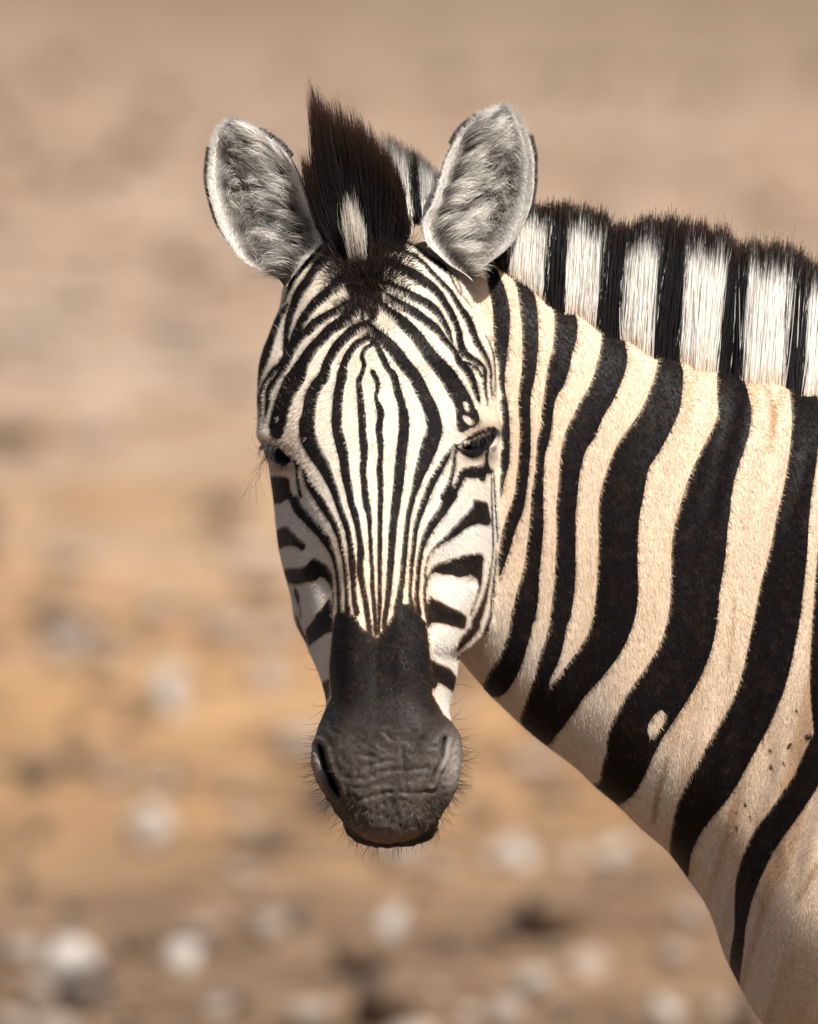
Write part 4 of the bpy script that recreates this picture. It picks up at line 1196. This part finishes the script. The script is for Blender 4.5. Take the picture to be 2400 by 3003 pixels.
for (x, y, tx, ty_, bx, by) in ((880, 1853, 830, 1838, 4, 4), (930, 1964, 892, 1934, -12, 10), (936, 1980, 918, 1992, 0, 0), (957, 2066, 907, 2046, -6, 12), (955, 2070, 914, 2072, 0, 0), (952, 2080, 880, 2128, 0, 0), (950, 2090, 934, 2120, -4, 0), (936, 2122, 872, 2132, 0, -2), (934, 2132, 894, 2140, -6, 14),
                          (1337, 2006, 1405, 2032, 8, -6), (1326, 2030, 1322, 2080, 14, 0), (1330, 2108, 1385, 2090, 10, 8), (1322, 2068, 1360, 2040, 4, 4), (1345, 2140, 1408, 2142, 0, -3), (1330, 2105, 1345, 2080, 16, -10)):
    L.append(hair_line(x, y, tx, ty_, 60, 70, bx, by))
loose('whiskers', L, .00017, (0.045, 0.028, 0.017))
# short pale bristles on the lips and nose
L = []
for i in range(80):
    x = 1000 + 280*rng.random(); y = 2330 + 85*rng.random()
    w = hit(x, y)[0]
    if w < 100: continue
    L.append(hair_line(x, y, x + (x-1130)*.05 + rng.normal(0, 5), y + 12 + 14*rng.random(), w-2, w+10, 0, 0, 5))
for i in range(60):
    x = 960 + 320*rng.random(); y = 1900 + 380*rng.random()
    w = hit(x, y)[0]
    if w < 60: continue
    L.append(hair_line(x, y, x + rng.normal(0, 10), y + rng.normal(0, 10), w-2, w+12, 0, 0, 5))
loose('lip_bristles', L, .00011, (0.24, 0.20, 0.165))
# long fine hairs that stand off the brow
L = []
for i in range(420):
    x = 800 + 600*rng.random(); y = 880 + 340*rng.random()
    w, nr = hit(x, y)
    if nr is None or w < -200: continue
    dx = (x-1100)/300*14 + rng.normal(0, 5)
    L.append(hair_line(x, y, x + dx, y - 8 - 12*rng.random(), w-2, w+16, 0, -3, 5))
loose('brow_hairs', L, .00011, (0.60, 0.54, 0.46))

# ---------------------------------------------------------------- hooves and tail
for hx, hy in hooves:
    th = np.linspace(0, 2*np.pi, 28, endpoint=False)
    rows = []
    for z, r, sh in ((.062, .030, .006), (.055, .036, .004), (.03, .044, -.006), (.008, .050, -.014), (.0, .049, -.014)):
        rows.append(np.column_stack([hx + sh + r*1.12*np.cos(th), hy + r*np.sin(th), np.full(28, z)]))
    v, f = loft(np.array(rows)[::-1])
    child('hoof', v, f, MAT_HOOF)
N = 2600
TX, TZ = W(np.array([6010.0, 1420, -480]))[0], 1.2
a = rng.random(N)
t = np.linspace(0, 1, 7)[None, :]
rs = np.where(rng.random(N) < .5, 0.0, rng.uniform(0, .5, N))
tl = rs[:, None] + (1-rs[:, None])*t
px = TX - .02 + .075*np.sin(np.minimum(tl*2.2, 1.57)) + rng.normal(0, .012, (N, 1)) + .02*rng.normal(size=(N, 1))*tl
pz = TZ - .72*tl
py = YC + rng.normal(0, .012, (N, 1)) + .03*rng.normal(size=(N, 1))*tl
tailm = M(np.stack([px, py, pz], -1))
c = np.where((tl > .5)[:, :, None], BLK, np.where((np.sin(tl*60) > 0)[:, :, None], WHT*.9, BLK))
strands('tail', tailm, rng.uniform(.0006, .0011, N), c)

# ================================================================== STONES
def on_ground(x, y):
    d = W(np.array([x, y, 0.0])) - CAM
    k = -CAM[2]/d[2]
    return CAM + d*k, k
def stone_mesh(seed, n=16, m=10):
    r = np.random.default_rng(seed)
    th = np.linspace(0, np.pi, m)[:, None]; ph = np.linspace(0, 2*np.pi, n, endpoint=False)[None, :]
    d = np.stack([np.sin(th)*np.cos(ph), np.sin(th)*np.sin(ph), np.cos(th)*np.ones_like(ph)], -1)
    rad = np.ones(d.shape[:2])
    for k in range(9):                                  # flat facets chipped off a lump
        ax = r.normal(size=3); ax /= np.linalg.norm(ax)
        lim = r.uniform(.48, .88)
        dd = d @ ax
        rad = np.where(dd > 0.05, np.minimum(rad, lim/np.maximum(dd, .05)), rad)
    rows = d*rad[..., None]
    v, f = loft(rows[1:-1])
    return v, f
WHITE_ST = stone_material('white_limestone', (0.22, 0.185, 0.155), (0.50, 0.455, 0.405))
PALE_ST = stone_material('pale_crusty_stone', (0.20, 0.15, 0.115), (0.34, 0.275, 0.225))
DARK_ST = stone_material('dark_brown_stone', (0.045, 0.034, 0.028), (0.11, 0.08, 0.06))
def stone(x, y, wpx, hpx, mat, label, group, seed, name):
    p, k = on_ground(x, y + hpx*0.42)
    hw = wpx*S*k/2; hh = hpx*S*k/2
    v, f = stone_mesh(seed)
    v = v*np.array([hw*1.15, hw*0.9, hh*1.2])*(1 + 0.28*(vnoise(v*1.6 + seed, 3) - .5)[:, None]*2)
    o = mesh_obj(name, v, f, mat)
    o.location = (p[0], p[1] + hw*0.4, hh*0.80)
    o.rotation_euler = (0, 0, seed*1.7)
    o['label'] = label; o['category'] = 'stone'
    if group: o['group'] = group
W_ST = [(490, 2040, 150, 170, 'bright egg-shaped white rock standing alone on the orange sand'), (460, 2425, 135, 120, None), (205, 2830, 190, 200, 'largest blurred greyish white boulder on the brown stony ground'), (535, 2805, 110, 110, None),
        (1510, 2508, 140, 80, None), (1800, 2510, 150, 90, 'broad white rock with dark stones in front of it, below the zebra neck'), (1145, 2715, 95, 115, None), (1555, 2885, 140, 85, None), (1945, 2972, 110, 75, None), (1565, 2240, 110, 70, None)]
P_ST = [(785, 1985, 130, 100), (310, 1925, 110, 90), (690, 1850, 130, 70), (625, 2962, 130, 60), (1720, 2835, 130, 70), (460, 1775, 110, 70), (280, 1262, 170, 80), (730, 1620, 200, 70), (190, 1640, 220, 80), (110, 2920, 110, 80), (700, 2560, 120, 60), (1430, 2520, 90, 50), (1690, 2520, 90, 60), (2030, 2690, 110, 70), (2120, 2960, 90, 50), (250, 900, 240, 60), (560, 1010, 260, 60), (90, 960, 200, 60), (720, 2420, 90, 50), (520, 940, 200, 50), (1290, 2550, 90, 50), (760, 2620, 90, 50)]
D_ST = [(200, 1840, 190, 90, 'widest dark brown rock among the pale stones on the left'), (120, 1800, 110, 60, None), (770, 1730, 150, 70, None), (425, 1890, 80, 45, None), (510, 2280, 70, 55, None), (125, 2435, 80, 50, None), (80, 2600, 80, 60, None), (210, 2672, 90, 60, None), (670, 2330, 80, 40, None), (755, 2490, 100, 55, None), (880, 2690, 60, 120, None), (1040, 2835, 90, 55, None), (1395, 2362, 60, 50, None), (1610, 2332, 150, 50, None), (1510, 2700, 140, 55, None), (1670, 2690, 35, 80, None), (1770, 2610, 60, 35, None), (1880, 2605, 70, 40, None), (1660, 2985, 80, 50, None), (2070, 2960, 70, 50, None), (310, 2025, 120, 35, None), (220, 2235, 100, 50, None), (640, 1890, 90, 40, None), (310, 2910, 90, 40, None), (1320, 2770, 80, 40, None), (40, 2500, 60, 50, None)]
def look(x, y, w_, h_, kind):
    sz = 'small' if w_*h_ < 5200 else ('large' if w_*h_ > 11500 else 'medium-sized')
    shp = 'upright' if h_ > 0.95*w_ else ('long flat' if w_ > 2.3*h_ else 'rounded')
    others = [(a[0], a[1], 'white rock') for a in W_ST if kind != 'w'] + [(a[0], a[1], 'pale stone') for a in P_ST if kind != 'p'] + [(a[0], a[1], 'dark stone') for a in D_ST if kind != 'd']
    d, nm = min(((math.hypot(a-x, (b_-y)*1.4), n) for a, b_, n in others))
    where = 'close beside a ' + nm if d < 150 else ('near a ' + nm if d < 230 else 'alone on the open sand')
    noun = {'w': 'white limestone rock', 'p': 'pale pinkish stone', 'd': 'dark brown stone'}[kind]
    return 'blurred %s %s %s lying %s' % (sz, shp, noun, where)
sd_ = 100
for x, y, w_, h_, lb in W_ST:
    sd_ += 1; stone(x, y, w_, h_, WHITE_ST, lb or look(x, y, w_, h_, 'w'), None if lb else 'white rocks on the sand', sd_, 'limestone_rock')
for x, y, w_, h_ in P_ST:
    sd_ += 1; stone(x, y, w_, h_, PALE_ST, look(x, y, w_, h_, 'p'), 'pale stones on the sand', sd_, 'pale_stone')
for x, y, w_, h_, lb in D_ST:
    sd_ += 1; stone(x, y, w_, h_, DARK_ST, lb or look(x, y, w_, h_, 'd'), None if lb else 'dark stones on the sand', sd_, 'dark_stone')
# loose gravel
sv, sf = stone_mesh(5, 8, 6)
st3 = tri_list(sf)
BROWN_ST = stone_material('brown_clod', (0.075, 0.045, 0.028), (0.17, 0.105, 0.062))
for nm, mat, n, sd0, big_ in (('pale_gravel', PALE_ST, 750, 61, .045), ('dark_gravel', DARK_ST, 420, 62, .040), ('brown_clods', BROWN_ST, 1300, 63, .060)):
    r = np.random.default_rng(sd0)
    gy = 4 + 30*r.random(n)**1.3; gx = (r.random(n)-.5)*(1.6 + .12*(gy+12))
    keepn = vnoise(np.column_stack([gx*1.3, gy*.35, 0*gx]), sd0) > .42
    gy, gx = gy[keepn], gx[keepn]; n = len(gy)
    sz = .014 + big_*r.random(n)**2
    ang = r.random(n)*6.28
    vv = sv[None]*np.stack([sz*(.8+.6*r.random(n)), sz, sz*.7], 1)[:, None, :]
    ca, sa = np.cos(ang)[:, None], np.sin(ang)[:, None]
    vv = np.stack([vv[..., 0]*ca - vv[..., 1]*sa + gx[:, None], vv[..., 0]*sa + vv[..., 1]*ca + gy[:, None], vv[..., 2] + (sz*.4)[:, None]], -1)
    ff = (st3[None] + (np.arange(n)*len(sv))[:, None, None]).reshape(-1, 3)
    o = mesh_obj(nm, vv.reshape(-1, 3), ff, mat)
    o['kind'] = 'stuff'; o['category'] = 'gravel'
    o['label'] = {'p': 'scattered pale pebbles over the sandy ground', 'd': 'scattered dark brown pebbles over the sandy ground', 'b': 'low brown clods of dry earth strewn over the sand'}[nm[0]]
